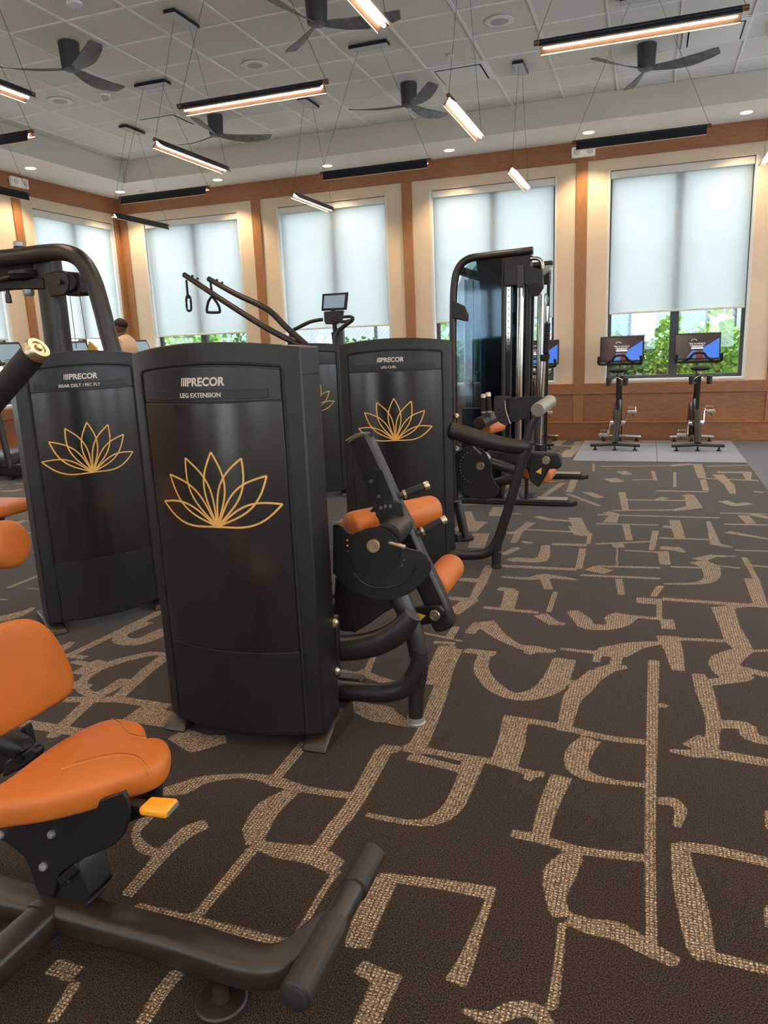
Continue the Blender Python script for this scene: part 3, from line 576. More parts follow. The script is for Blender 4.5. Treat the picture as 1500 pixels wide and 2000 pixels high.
TILT = [.35, .05, -.1, 0, .62, .62, .62, .6, -.05, -.1, .55, -.12, -.12, -.1, -.1]
for i, (x, y, ry, lb) in enumerate(PD):
    o = PT if i == 0 else tree(PT)
    o.location = (x, y, 3.10); o.rotation_euler.z = PI / 2 if ry else 0
    for c_ in o.children:
        if c_.name.split('.')[0] in ('reflector_wing', 'copper_lining', 'copper_rim', 'light_tube'): c_.rotation_euler.x = TILT[i] if i < len(TILT) else 0
    tag(o, lb or 'linear pendant out of view, added to continue the rows and light the room', 'pendant light', 'linear pendant lights')
# ---- fans
def fan_template():
    r = empty('ceiling_fan', (0, 0, 0))
    MB().lathe((0, 0, .0), (0, 0, -1), [(0, .088), (.005, .093), (.10, .088), (.20, .082), (.215, .078)], 28).build('motor_housing', 'fan', r)
    MB().lathe((0, 0, -.21), (0, 0, -1), [(0, .07), (.012, .072), (.022, .05), (.026, .01)], 24).build('hub', 'blade', r)
    for k in range(3):
        a = 2 * PI * k / 3; ca, sa = math.cos(a), math.sin(a); b = MB(); vs = []; n = 12
        for i in range(n + 1):
            t_ = i / n; x = .04 + .63 * t_; wv = .028 + .045 * min(1, t_ * 1.7) - .012 * t_ * t_ if t_ > .12 else .024 + .1 * t_
            if i == n: wv *= .8
            tw = .55 * (1 - .6 * t_); dz = -.220 - .02 * math.sin(t_ * PI) + .018 * t_
            for s, th in ((-1, .0), (1, .0), (1, .008), (-1, .008)):
                y = s * wv; z = dz - y * math.sin(tw) + th; y2 = y * math.cos(tw) + .02 * math.sin(t_ * 3)
                vs.append((x * ca - y2 * sa, x * sa + y2 * ca, z))
        fs = [(0, 3, 2, 1), (4 * n, 4 * n + 1, 4 * n + 2, 4 * n + 3)]
        for i in range(n):
            for q in range(4): fs.append((4 * i + q, 4 * i + (q + 1) % 4, 4 * i + 4 + (q + 1) % 4, 4 * i + 4 + q))
        b.add(vs, fs).build('blade', 'blade', r)
    return r
FT = fan_template()
for i, (x, y, a, lb) in enumerate([(-5.0, 6.17, -.56, 'charcoal three-blade ceiling fan at the upper left, largest of the whole ones'), (-5.0, 8.63, .70, 'charcoal three-blade ceiling fan nearest the room corner'),
        (-2.56, 8.60, 1.20, 'charcoal three-blade ceiling fan in the middle of the ceiling'), (-.11, 8.575, -.25, 'charcoal three-blade ceiling fan at the right below the big lit pendant'),
        (-2.60, 6.22, .25, 'charcoal ceiling fan cut off by the top edge of the photo'), (-.12, 6.22, .9, None), (2.3, 8.6, .3, None), (-5.0, 2.6, .3, None), (-2.6, 1.3, .3, None)]):
    o = FT if i == 0 else tree(FT)
    o.location = (x, y, ZC); o.rotation_euler.z = a; tag(o, lb or 'charcoal ceiling fan outside the photo', 'ceiling fan', 'ceiling fans')
# ---- downlights in the soffit
def down_template():
    r = empty('downlight', (0, 0, 0))
    MB().lathe((0, 0, .0005), (0, 0, -1), [(0, .080), (.004, .080), (.006, .072)], 28).build('trim_ring', 'white', r)
    MB().lathe((0, 0, -.0056), (0, 0, -1), [(0, .066), (.002, .064)], 28).build('lens', 'lamp', r)
    spot('downlight_lamp', r, (0, 0, -.03), DOWN_W, (1, .72, .42), 1.9)
    return r
DT = down_template()
dl = [(-7.79, 8.57, 'warm round downlight in the left soffit above the emergency light'), (-7.79, 10.39, 'warm round downlight in the soffit at the room corner'), (-6.08, 10.42, 'warm round downlight right of the corner one, above the lengthwise dark pendant'),
      (-4.32, 10.42, 'warm round downlight in front of the second upright, third from the corner'), (-2.57, 10.42, 'warm round downlight in the middle of the back soffit, above the cable machine window'),
      (-.79, 10.42, 'warm round downlight above the upright left of the bikes window'), (.99, 10.42, 'warm round downlight at the right end of the back soffit')]
dl += [(x, 10.42, None) for x in (2.74, 4.5)] + [(-7.79, y, None) for y in (6.8, 5.0, 3.3, 1.5, -.2)]  # extra downlights added along the soffit, out of view, for light
for i, (x, y, lb) in enumerate(dl):
    o = DT if i == 0 else tree(DT)
    o.location = (x, y, ZS); tag(o, lb or 'warm round downlight out of view, added along the soffit for light', 'downlight', 'recessed soffit downlights')
def disc_fit(name, x, y, z, r, lb, cat, grp, lens=None):
    q = thing(name, lb, cat, (x, y, z), grp)
    MB().lathe((x, y, z + .0005), (0, 0, -1), [(0, r), (.004, r), (.008, r * .93), (.008, r * .80)], 32).build('rim', 'white', q)
    MB().lathe((x, y, z - .004), (0, 0, -1), [(0, r * .79), (.002, r * .79), (.006, r * .3), (.006, .004)], 32).build('grille', lens or 'canopy', q)
    MB().lathe((x, y, z - .0072), (0, 0, -1), [(0, r * .83), (.0012, r * .83)], 32).build('groove_ring', 'canopy', q) if False else None; return q
for x, y, lb in ((-1.344, 7.39, 'round ceiling speaker at the top right of centre'), (-3.777, 7.38, 'round ceiling speaker above the middle pendant'), (-6.194, 7.39, 'round ceiling speaker at the left under the big fan')):
    disc_fit('ceiling_speaker', x, y, ZC, .13, lb, 'speaker', 'round ceiling speakers', 'spk')
disc_fit('ceiling_speaker', -7.46, 10.49, ZS, .085, 'small grey round speaker in the soffit near the corner', 'speaker', None)
for x, y, z, lb in ((-1.942, 8.01, ZC, 'small round sprinkler cover left of the right-hand vent'), (-4.396, 8.02, ZC, 'small round sprinkler cover above the middle fan'), (-7.05, 10.39, ZS, 'tiny sprinkler cover in the soffit near the corner'),
                    (-.35, 10.40, ZS, 'tiny sprinkler cover in the soffit above the bikes window'), (-3.90, 10.44, ZS, 'tiny sprinkler cover in the soffit over the second window')):
    tag(MB().lathe((x, y, z), (0, 0, -1), [(0, .042), (.006, .042), (.010, .036)], 24).build('sprinkler_cover', 'white'), lb, 'sprinkler', 'flat sprinkler covers')
for x, y, lb in ((-5.636, 7.444, 'white smoke detector with a pointed tip right of the left speaker'), (-4.402, 5.56, 'white smoke detector at the top left edge')):
    q = thing('smoke_detector', lb, 'smoke detector', (x, y, ZC)); MB().lathe((x, y, ZC), (0, 0, -1), [(0, .062), (.018, .060), (.024, .045)], 24).build('base', 'white', q)
    MB().lathe((x, y, ZC - .02), (0, 0, -1), [(0, .044), (.03, .030), (.045, .006)], 20).build('sensor_head', 'canopy', q)
for x, y, lb in ((-1.955, 8.57, 'square ceiling air vent right of the centre fan'), (.50, 8.57, 'square ceiling air vent beside the right-hand fan'), (-5.63, 8.57, 'square ceiling air vent left of the small fan')):
    q = thing('air_vent', lb, 'air vent', (x, y, ZC - .012)); h = .29
    b = MB(); b.box(x - h, x + h, y - h, y - h + .045, ZC - .012, ZC); b.box(x - h, x + h, y + h - .045, y + h, ZC - .012, ZC); b.box(x - h, x - h + .045, y - h + .045, y + h - .045, ZC - .012, ZC); b.box(x + h - .045, x + h, y - h + .045, y + h - .045, ZC - .012, ZC)
    b.build('vent_frame', 'white', q, bevel=.004); MB().box(x - h + .045, x + h - .045, y - h + .045, y + h - .045, ZC - .001, ZC).build('duct_opening', 'ventgap', q)
    MB().box(x - .232, x + .232, y - .232, y + .232, ZC - .018, ZC - .013).build('face_plate', 'white', q, bevel=.003)
def emergency(c, ax, n, lb):
    c = Vector(c); ax = Vector(ax); n = Vector(n); q = thing('emergency_light', lb, 'emergency light', c)
    def bxx(u0, u1, z0, z1, d0, d1, nm, m, bv=.004):
        pts = [c + ax * u + Vector((0, 0, z)) + n * d0 for u, z in ((u0, z0), (u1, z0), (u1, z1), (u0, z1))]; MB().plate(pts, n * (d1 - d0)).build(nm, m, q, bevel=bv)
    bxx(-.15, .15, -.065, .065, .002, .05, 'housing', 'white', .008); bxx(-.14, -.03, -.055, .055, .05, .062, 'lamp_head', 'white'); bxx(.03, .14, -.055, .055, .05, .062, 'lamp_head', 'white')
    for s in (-1, 1): MB().lathe(c + ax * (s * .085) + n * .062, n, [(0, .04), (.008, .035), (.012, .01)], 18).build('lens', 'canopy', q)
emergency((-.88, YB - t, 3.765), (1, 0, 0), (0, -1, 0), 'white twin-head emergency light on the wood band over the upright')
emergency((XL + t, 8.76, 3.79), (0, 1, 0), (1, 0, 0), 'white twin-head emergency light on the left wall band')
# ---- rubber mats under the bikes
for x0, x1, lb in ((-.80, .139, 'grey ribbed rubber mat under the left exercise bike'), (.143, 1.07, 'grey ribbed rubber mat under the right exercise bike')):
    tag(MB().box(x0, x1, 8.95, 10.74, .0, .010).build('rubber_mat', 'matrubber', bevel=.003), lb, 'mat', 'rubber mats under the bikes')
# ---- outside: ground, hedge, fence, building
struct(MB().box(-40, 40, YB + .26, 70, -.4, -.25).build('ground', 'soil')); struct(MB().box(-60, XL - .26, -20, YB + .26, -.4, -.25).build('ground', 'soil')); struct(MB().box(-20, 30, -40, YF - .3, -.4, -.03).build('ground', 'pave'))  # front paving added pale, as bright ground outside the glass door
def shrub(cx, cy, rx, ry, h, n, ls, lb, mm='leaf', grp='shrubs of the hedge outside', z0=-.25, name='shrub'):
    q = thing(name, lb, 'shrub', (cx, cy, z0), grp); b = MB()
    for k_ in range(5): a = rnd.uniform(0, 6.3); b.tube([(cx + .1 * math.cos(a), cy + .1 * math.sin(a), z0), (cx + rx * .5 * math.cos(a), cy + ry * .5 * math.sin(a), z0 + h * .8)], .018, n=6)
    b.build('stem', 'bark', q); b = MB()
    for k_ in range(n):
        u = rnd.uniform(-1, 1); v = rnd.uniform(-1, 1); zz = rnd.random() ** .7; top = h * (1 - .22 * u * u) * (1 + .07 * math.sin(cx * 7 + u * 5))
        p = Vector((cx + u * rx, cy + v * ry, z0 + zz * top)); d = Vector((rnd.uniform(-1, 1), rnd.uniform(-1.2, .4), rnd.uniform(-.2, 1))).normalized(); s = d.cross(Vector((rnd.uniform(-1, 1), rnd.uniform(-1, 1), rnd.uniform(-1, 1)))).normalized()
        l = ls * rnd.uniform(.7, 1.3); w_ = l * .36; nn = d.cross(s) * (l * .12)
        b.add([p, p + d * l * .35 + s * w_ + nn, p + d * l * .8 + s * w_ * .8 + nn, p + d * l, p + d * l * .8 - s * w_ * .8 + nn, p + d * l * .35 - s * w_ + nn], [(0, 1, 2, 3), (0, 3, 4, 5)])
    b.build('foliage', mm, q, kind='stuff'); return q
def hlabel(x):
    for lo, hi, nm in ((-8.86, -6.7, 'the blind next to the room corner'), (-6.3, -4.0, 'the blind behind the curved-handlebar console'), (-3.5, -1.3, 'the blind behind the cable machine'), (-.75, 1.45, 'the blind above the two exercise bikes')):
        if lo < x < hi: return ('left-hand', 'middle', 'right-hand')[min(2, int(3 * (x - lo) / (hi - lo)))] + ' green hedge shrub outside, seen below ' + nm
    return 'green hedge shrub outside, hidden behind the wall between two windows'
hx = -9.0; i = 0
while hx < 3.4:
    ht = (2.12 if hx < -5.6 else 1.72 if hx < -3.4 else 1.86 if hx < -.9 else 1.74) + .08 * math.sin(hx * 3.7); shrub(hx, 12.35 + .1 * math.sin(i * 2.1), .40, .40, ht, 1000 if hx > -4 else 700, .10, hlabel(hx), 'leaf' if i % 3 else 'leafd'); hx += .72; i += 1
shrub(.30, 12.0, .33, .22, 1.55, 900, .055, 'lime green small-leaved shrub behind the left bike screen', 'leafy'); shrub(1.0, 12.9, .35, .3, 2.05, 420, .10, 'yellow-green shrub at the top right of the bikes window', 'leafy')
shrub(-1.45, 12.0, .22, .2, 1.75, 220, .07, 'shrub with red flowers behind the rope of the cable machine', 'flower')
for j in range(7): shrub(-10.4 - .1 * (j % 2), 10.4 - j * 1.0, .5, .5, 1.6, 420, .10, 'green shrub of the hedge outside the left wall windows', 'leaf', 'shrubs outside the left wall')
def fence(x0, x1, y, lb):
    q = thing('chain_link_fence', lb, 'fence', ((x0 + x1) / 2, y, -.25)); b = MB(); h = 2.75; s = .085; L_ = x1 - x0; n = int((L_ + h) / s)
    for k_ in range(n):
        for sg in (1, -1):
            u0 = -h + k_ * s; a0 = max(0, -u0); a1 = min(h, L_ - u0)
            if a1 - a0 < .02: continue
            pa = (u0 + a0, a0); pb = (u0 + a1, a1)
            xa, xb = (x0 + pa[0], x0 + pb[0]) if sg > 0 else (x1 - pa[0], x1 - pb[0])
            b.tube([(xa, y + .003 * sg, -.25 + pa[1]), (xb, y + .003 * sg, -.25 + pb[1])], .0028, n=3, cap=False)
    b.build('wire_mesh', 'fence', q, kind='stuff'); x = x0
    while x < x1: MB().cyl((x, y + .03, -.25), (x, y + .03, 2.55), .035, n=10).build('fence_post', 'post', q); x += 2.05
    MB().cyl((x0, y + .03, 2.5), (x1, y + .03, 2.5), .02, n=8).build('top_rail', 'post', q)
fence(-11, 5, 13.6, 'chain-link fence with dark posts behind the hedge outside')
q = thing('building', 'white building with balconies far beyond the fence', 'building', (2, 32, -.25))
MB().box(-22, 22, 32, 40, -.25, 4.6).build('wall', 'bldg', q); MB().box(-22.3, 22.3, 31.7, 40, 4.6, 4.85).build('roof', 'canopy', q)
for j in range(14):
    x = -20 + j * 3.0; MB().box(x, x + 1.3, 31.94, 32.02, .6, 2.6).build('window', 'bldgw', q); MB().box(x - .4, x + 1.9, 30.9, 32.0, .28, .42).build('balcony_slab', 'bldg', q)
    b = MB(); b.box(x - .4, x + 1.9, 30.9, 30.95, 1.30, 1.36)
    for k_ in range(12): b.box(x - .4 + k_ * .2, x - .37 + k_ * .2, 30.9, 30.94, .42, 1.3)
    b.build('balcony_railing', 'post', q)
q = thing('building', 'pale house with a pitched roof showing faintly through the middle blinds', 'building', (-10, 30, -.25))
b = MB(); b.plate([(-14, 24, -.25), (-6.5, 24, -.25), (-6.5, 24, 3.2), (-10.2, 24, 5.0), (-14, 24, 3.2)], (0, 5, 0)).build('wall', 'bldg', q); MB().plate([(-14.4, 23.8, 3.1), (-10.2, 23.8, 5.15), (-6.1, 23.8, 3.1), (-10.2, 23.8, 5.35)], (0, 5.3, 0)).build('roof', 'canopy', q)
# ================================================================== STRENGTH MACHINES
def tower(q, org, ang, name_text, W=.66, H=1.45, D=.15, bulge=.085, bolts=(.50, .22), lx=0, tx=0):
    """weight-stack shroud: local x along the face, -y outwards; q = the machine's empty"""
    xf = Matrix.Translation(Vector(org)) @ Matrix.Rotation(ang, 4, 'Z'); hw = W / 2
    fy = lambda x: -bulge * (1 - (x / hw) ** 2); topz = lambda x: H + .028 * (1 - (x / hw) ** 2)
    def slab(x0, x1, z0, z1, off, th=.004, n=18, arch=False):     # a curved panel laid on the front; z may be a function
        b = MB(xf); vs = []; fs = []
        f0 = z0 if callable(z0) else (lambda x: z0); f1 = z1 if callable(z1) else (lambda x: z1)
        for i in range(n + 1):
            x = x0 + (x1 - x0) * i / n
            for zz, o in ((f0(x), 0), (f1(x), 0), (f1(x), th + .002), (f0(x), th + .002)): vs.append((x, fy(x) - off + o - .002 * 0, zz))
        for i in range(n):
            for k_ in range(4): fs.append((4 * i + k_, 4 * i + (k_ + 1) % 4, 4 * i + 4 + (k_ + 1) % 4, 4 * i + 4 + k_))
        fs += [(0, 3, 2, 1), (4 * n, 4 * n + 1, 4 * n + 2, 4 * n + 3)]; return b.add(vs, fs)
    # shell
    b = MB(xf); n = 20; vs = []; fs = []
    prof = [(-hw + W * i / n) for i in range(n + 1)]
    for zf in (lambda x: .06, topz):
        for x in prof: vs.append((x, fy(x), zf(x)))
        vs.append((hw, D, zf(hw))); vs.append((-hw, D, zf(-hw)))
    m_ = n + 3; fs = [tuple(range(m_))[::-1], tuple(range(m_, 2 * m_))] + [(i, (i + 1) % m_, (i + 1) % m_ + m_, i + m_) for i in range(m_)]
    b.add(vs, fs).build('tower_shroud', 'shell', q, bevel=.006)
    # side seam under the cap, front cap joint
    iw = hw - .062
    b = MB(xf); pts = [(-iw - .006, fy(iw) - .0015, .075), (-iw - .006, fy(iw) - .0015, H - .075)] + [(x, fy(x) - .0015, topz(x) - .075 + .006) for x in np.linspace(-iw, iw, 14)] + [(iw + .006, fy(iw) - .0015, H - .075), (iw + .006, fy(iw) - .0015, .075)]
    b.tube(pts, .0055, n=8, sm=1).build('panel_groove', 'groove', q)
    slab(-iw, iw, 1.282, lambda x: topz(x) - .080, .004).build('header_panel', 'header', q, bevel=.0015)
    slab(-iw + .02, iw - .04, 1.290, 1.322, .0075, .003).build('name_strip', 'shell', q, bevel=.001)
    slab(-iw, iw, .392, 1.277, .005).build('front_panel', 'panel', q, bevel=.0015)
    slab(-iw, iw, .075, .388, .004).build('kick_panel', 'shell', q, bevel=.0015)
    for sx in (-1, 1):
        b = MB(xf); b.box(sx * hw - .0015 if sx > 0 else sx * hw - .0015, sx * hw + .0015, .003, D - .005, H - .093, H - .089); b.build('cap_joint', 'groove', q)
    # lotus: seven petal outlines
    tips = [(0, .262), (-.108, .240), (.108, .240), (-.188, .178), (.188, .178), (-.232, .078), (.232, .078)]; ww = .0034; b = MB(xf); cz = .852
    def rib(pts):
        vs = []; fs = []
        for i, (x, z) in enumerate(pts):
            a = pts[max(i - 1, 0)]; c = pts[min(i + 1, len(pts) - 1)]; dx, dz = c[0] - a[0], c[1] - a[1]; l = math.hypot(dx, dz) or 1; nx, nz_ = -dz / l * ww, dx / l * ww
            for s in (1, -1): xx = x + s * nx + lx; vs.append((xx, fy(xx) - .0058, cz + z + s * nz_))
        for i in range(len(pts) - 1): fs.append((2 * i, 2 * i + 1, 2 * i + 3, 2 * i + 2))
        b.add(vs, fs)
    for px_, tz in tips:
        l = math.hypot(px_, tz); nx, nz_ = -tz / l, px_ / l; hwid = .040 if abs(px_) < .2 else .036
        for s in (1, -1): rib([(px_ * u + nx * s * hwid * math.sin(PI * u ** 1.15), tz * u + nz_ * s * hwid * math.sin(PI * u ** 1.15)) for u in [k_ / 16 for k_ in range(17)]])
    b.build('lotus_emblem', 'gold', q, label='golden lotus outline print')
    def onf(ox, oz, off): return lambda v: xf @ Vector((v.x + ox, fy(v.x + ox) - off - v.z, v.y + oz))
    text_mb('PRECOR', .0385, onf(-.086 + tx, 1.336, .0048), shear=.12, align='LEFT', sx=.98, thick=.0012).build('brand_lettering', 'letter', q, ang=20)
    b = MB(xf)
    for k_ in range(3): x = -.109 + tx + k_ * .0078; b.add([(x, fy(x) - .0052, 1.336), (x + .004 + k_ * .001, fy(x) - .0052, 1.336), (x + .008 + k_ * .001, fy(x) - .0052, 1.364), (x + .004, fy(x) - .0052, 1.364)], [(0, 1, 2, 3)])
    b.build('brand_bars', 'letter', q)
    if name_text: text_mb(name_text, .0215, onf(-.036 + tx, 1.298, .0082), align='CENTER', sx=1.0, thick=.0004).build('name_lettering', 'letter', q, ang=20)
    # floor skids
    for sx in (-1, 1):
        x = sx * (hw - .03); b = MB(xf); y0 = fy(x) - .03
        h0 = .026; y1 = D + .10
        b.add([(x - .05, y0, 0), (x + .05, y0, 0), (x + .05, y1, 0), (x - .05, y1, 0), (x - .045, y0 + .012, h0), (x + .045, y0 + .012, h0), (x + .045, y0 + .11, .078), (x - .045, y0 + .11, .078), (x + .045, y1, .078), (x - .045, y1, .078)],
              [(0, 3, 2, 1), (0, 1, 5, 4), (4, 5, 6, 7), (7, 6, 8, 9), (3, 9, 8, 2), (1, 2, 8, 6, 5), (0, 4, 7, 9, 3)]).build('skid', 'frame_brown', q, bevel=.008)
    for z in bolts: b = MB(xf); b.lathe((hw, D - .03, z), (1, 0, 0), [(0, .016), (.006, .018), (.014, .016), (.020, .008)], 16).build('bolt', 'champ', q)
    return xf
def knob(q, p, r, d=(0, -1, 0), nm='pivot_cap', m='champ'):
    b = MB(); b.lathe(p, d, [(0, r), (r * .35, r), (r * .5, r * .9), (r * .5, r * .62), (r * .35, r * .6), (r * .35, r * .3), (r * .55, r * .25)], 24).build(nm, m, q)
def outline(fn, Y, pts): return [P(*fn(x, y), Y) for x, y in pts]
def hgrip(q, a, b_, r, nm='handle'):
    a = Vector(a); b_ = Vector(b_); d = (b_ - a); h = MB().cyl(a, b_, r * .72, n=14).build(nm, 'frame', q); MB().cyl(a + d * .30, b_ - d * .10, r, n=16).build('grip', 'rubber', h)
    MB().cyl(a + d * .24, a + d * .31, r * 1.12, n=16).build('grip_collar', 'champ', h); MB().lathe(b_ - d * .14, d, [(0, r * 1.12), (d.length * .12, r * 1.12), (d.length * .15, r * .9)], 16).build('grip_cap', 'champ', h); return h
# ------------------------------------------------ leg extension, the nearest tower
m1 = thing('leg_extension_machine', 'black leg extension machine with its tower facing the camera, nearest lotus tower', 'weight machine', (-1.3, 2.5, 0))
tower(m1, (-1.405, 2.275, 0), 0.0, 'LEG EXTENSION', bolts=(), lx=.016, tx=.03)
za = crop(620, 820, 4.6875); zb = crop(620, 1100, 4.6875)
YD = 2.50
def T(q, nm, m, pts, r, Y, rv=None, up=(0, 0, 1), **kw):
    pp = [P(x, y, Y if not isinstance(Y, (list, tuple)) else Y[i]) for i, (x, y) in enumerate(pts)]
    rr = [a * mpp(p) for a, p in zip(r if isinstance(r, (list, tuple)) else [r] * len(pp), pp)]; rvv = None if rv is None else [a * mpp(p) for a, p in zip(rv if isinstance(rv, (list, tuple)) else [rv] * len(pp), pp)]
    return MB().tube(pp, rr, rv=rvv, up=up, **kw).build(nm, m, q)
T(m1, 'support_leg', 'frame', [(748, 1120), (770, 1150), (793, 1195), (812, 1250), (819, 1295), (814, 1345), (812, 1400)], [20, 20, 19, 19, 19, 16, 15], 2.54)
g = P(812, 1400, 2.54); MB().lathe((g.x, g.y, .0), (0, 0, 1), [(0, .036), (.008, .038), (.012, .034), (.03, .033)], 20).build('foot_cap', 'silver', m1)
T(m1, 'side_arm', 'frame', [(640, 1266), (690, 1265), (740, 1254), (780, 1232), (806, 1200)], [20, 20, 20, 19, 14], YD, rv=[25, 25, 25, 24, 18], up=(0, 0, 1), k=.85)
T(m1, 'lower_rail', 'frame', [(640, 1344), (700, 1351), (755, 1353), (792, 1340), (815, 1305), (822, 1270)], [19, 19, 19, 18, 17, 15], YD + .02, rv=[19, 19, 20, 19, 17, 15])
pl = P(651, 1262, 2.42); MB().plate([P(x, y, 2.425) for x, y in ((642, 1205), (658, 1205), (660, 1325), (645, 1325))], (0, .03, 0)).build('mounting_plate', 'black', m1, bevel=.004)
for x, y in ((652, 1214), (656, 1308)): MB().lathe(P(x, y, 2.43), (.35, -.9, 0), [(0, .013), (.010, .019), (.020, .018), (.028, .009)], 18).build('bolt', 'champ', m1)
MB().plate(outline(za, YD, [(140, 962), (185, 955), (250, 990), (262, 1025), (325, 1050), (380, 1022), (450, 1010), (540, 1018), (620, 1045), (720, 1115), (790, 1165), (860, 1190), (940, 1205), (1000, 1245), (1035, 1310), (1035, 1385), (1000, 1450), (950, 1500), (900, 1545), (860, 1580), (780, 1620), (680, 1650), (600, 1655), (500, 1640), (380, 1600), (280, 1540), (200, 1470), (140, 1400)]), (0, .012, 0)).build('cam_plate', 'black', m1, bevel=.002)
c0 = za(530, 1260)
def arc(fn, cx, cy, rx, ry, a0, a1, n=18): return [fn(cx + rx * math.cos(a0 + (a1 - a0) * i / n), cy + ry * math.sin(a0 + (a1 - a0) * i / n)) for i in range(n + 1)]
MB().plate([P(x, y, YD - .006) for x, y in arc(za, 520, 1210, 235, 225, 0, 2 * PI, 32)[:-1]], (0, .006, 0)).build('index_disc', 'groove', m1, bevel=.001)
for x, y in ((275, 1102), (275, 1152), (285, 1205), (300, 1245), (330, 1290), (362, 1330), (400, 1362), (440, 1385), (487, 1402), (532, 1410), (610, 1412), (772, 1335), (797, 1282), (438, 1048)):
    MB().cyl(P(*za(x, y), YD - .001), P(*za(x, y), YD - .004), .0038, n=10).build('index_hole', 'orange' if (x, y) in ((275, 1102), (275, 1152), (438, 1048)) else 'frame_brown', m1)
T(m1, 'plate_edge', 'frame', [za(x, y) for x, y in ((330, 1400), (420, 1490), (520, 1530), (660, 1530), (780, 1490), (870, 1400), (890, 1330))], 1.2, YD - .008, n=6)
knob(m1, P(*za(520, 1150), YD - .008), .027)
MB().beam(P(*za(655, 1120), YD - .012), P(*za(805, 1165), YD - .012), .012, .018, (0, 1, 0)).build('pull_pin', 'champ', m1, bevel=.003)
MB().cyl(P(*za(640, 1070), YD + .02), P(*za(760, 960), YD + .22), .052, n=24).build('pivot_axle', 'frame', m1)
MB().plate(outline(za, 2.68, [(425, 955), (440, 900), (475, 840), (520, 790), (580, 757), (650, 745), (720, 750), (772, 768), (785, 850), (798, 930), (800, 1040), (780, 1090), (690, 1060), (600, 1020), (500, 1012), (450, 985)]), (0, .012, 0)).build('quadrant_plate', 'black', m1, bevel=.002)
for x, y in ((487, 897), (515, 862), (548, 945)): MB().cyl(P(*za(x, y), 2.679), P(*za(x, y), 2.674), .0085, n=12).build('index_hole', 'orange', m1)
for x, y in ((580, 805), (622, 792), (668, 790)): MB().cyl(P(*za(x, y), 2.679), P(*za(x, y), 2.674), .007, n=12).build('index_hole', 'frame_brown', m1)
MB().plate(outline(za, 2.70, [(258, 200), (300, 165), (370, 130), (425, 118), (452, 135), (480, 185), (620, 480), (735, 745), (860, 990), (945, 1200), (1035, 1380), (1150, 1620), (1245, 1870), (1235, 1910), (1150, 1950), (1080, 1960), (1040, 1900), (990, 1760), (930, 1620), (760, 1280), (640, 1020), (500, 760), (400, 530)]), (0, .07, 0)).build('lever_arm', 'frame', m1, bevel=.014)
MB().plate(outline(za, 2.696, [(405, 510), (440, 475), (500, 458), (590, 455), (690, 700), (700, 770), (500, 765)]), (0, .004, 0)).build('lever_cover', 'black', m1, bevel=.002)
for x, y in ((490, 562), (562, 700)): MB().cyl(P(*za(x, y), 2.695), P(*za(x, y), 2.688), .008, n=12).build('bolt', 'black', m1)
T(m1, 'arm_top_highlight', 'champ', [za(x, y) for x, y in ((262, 190), (320, 148), (400, 118), (440, 130))], 1.0, 2.69, n=6)  # pale metal strip paints the highlight along the arm's rounded top
hgrip(m1, P(*za(715, 712), 2.74), P(*za(1020, 592), 2.80), .0155); hgrip(m1, P(*za(880, 1060), 2.74), P(*za(1178, 905), 2.80), .0155)
MB().capsule(P(*za(290, 990), 2.62), P(*za(1075, 815), 3.02), .062, .5, 28).build('seat_cushion', 'orange', m1)
MB().capsule(P(*za(1060, 1540), 2.79), P(*za(1235, 1330), 3.05), .060, .5, 28).build('shin_roller', 'orange', m1)
MB().plate(outline(zb, 2.66, [(880, 405), (1060, 390), (1120, 395), (1155, 440), (1150, 490), (1110, 540), (1020, 560), (940, 570), (900, 500)]), (0, .02, 0)).build('lower_link', 'black', m1, bevel=.004)
knob(m1, P(*zb(1075, 475), 2.655), .022, nm='lower_pivot_cap')
MB().plate([P(*zb(x, y), 2.655) for x, y in ((903, 452), (992, 478), (930, 540))], (0, -.001, 0)).build('warning_label', 'warn', m1)
T(m1, 'stack_pulley', 'rubber', [(660, 1202), (700, 1202)], 40, [2.62, 2.63], up=(0, 0, 1), sm=1) if False else MB().cyl(P(678, 1200, 2.62), P(678, 1200, 2.66), .068, n=28).build('pulley', 'rubber', m1)
MB().plate(outline(zb, 2.58, [(160, 120), (350, 265), (560, 250), (700, 340), (700, 410), (620, 450), (470, 560), (340, 640), (200, 600), (150, 400)]), (0, .03, 0)).build('gusset_plate', 'frame', m1, bevel=.004)
T(m1, 'link_tube', 'frame_brown', [zb(150, 300), zb(330, 262), zb(500, 240)], 6, 2.7, n=12)
# lower-side frame hidden behind the tower
MB().beam((-1.05, 2.62, .10), (-1.75, 2.62, .10), .06, .06).build('base_beam', 'frame', m1, bevel=.008); MB().beam((-1.40, 2.44, .09), (-1.40, 3.1, .09), .06, .06).build('base_beam', 'frame', m1, bevel=.008)
MB().pad((-1.84, 3.0, .50), (1, 0, 0), (0, 1, 0), (0, 0, 1), .20, .19, .045).build('seat_base_cushion', 'orange', m1); MB().beam((-1.80, 2.95, .0), (-1.80, 2.95, .46), .09, .09, (1, 0, 0)).build('seat_post', 'frame', m1, bevel=.01)
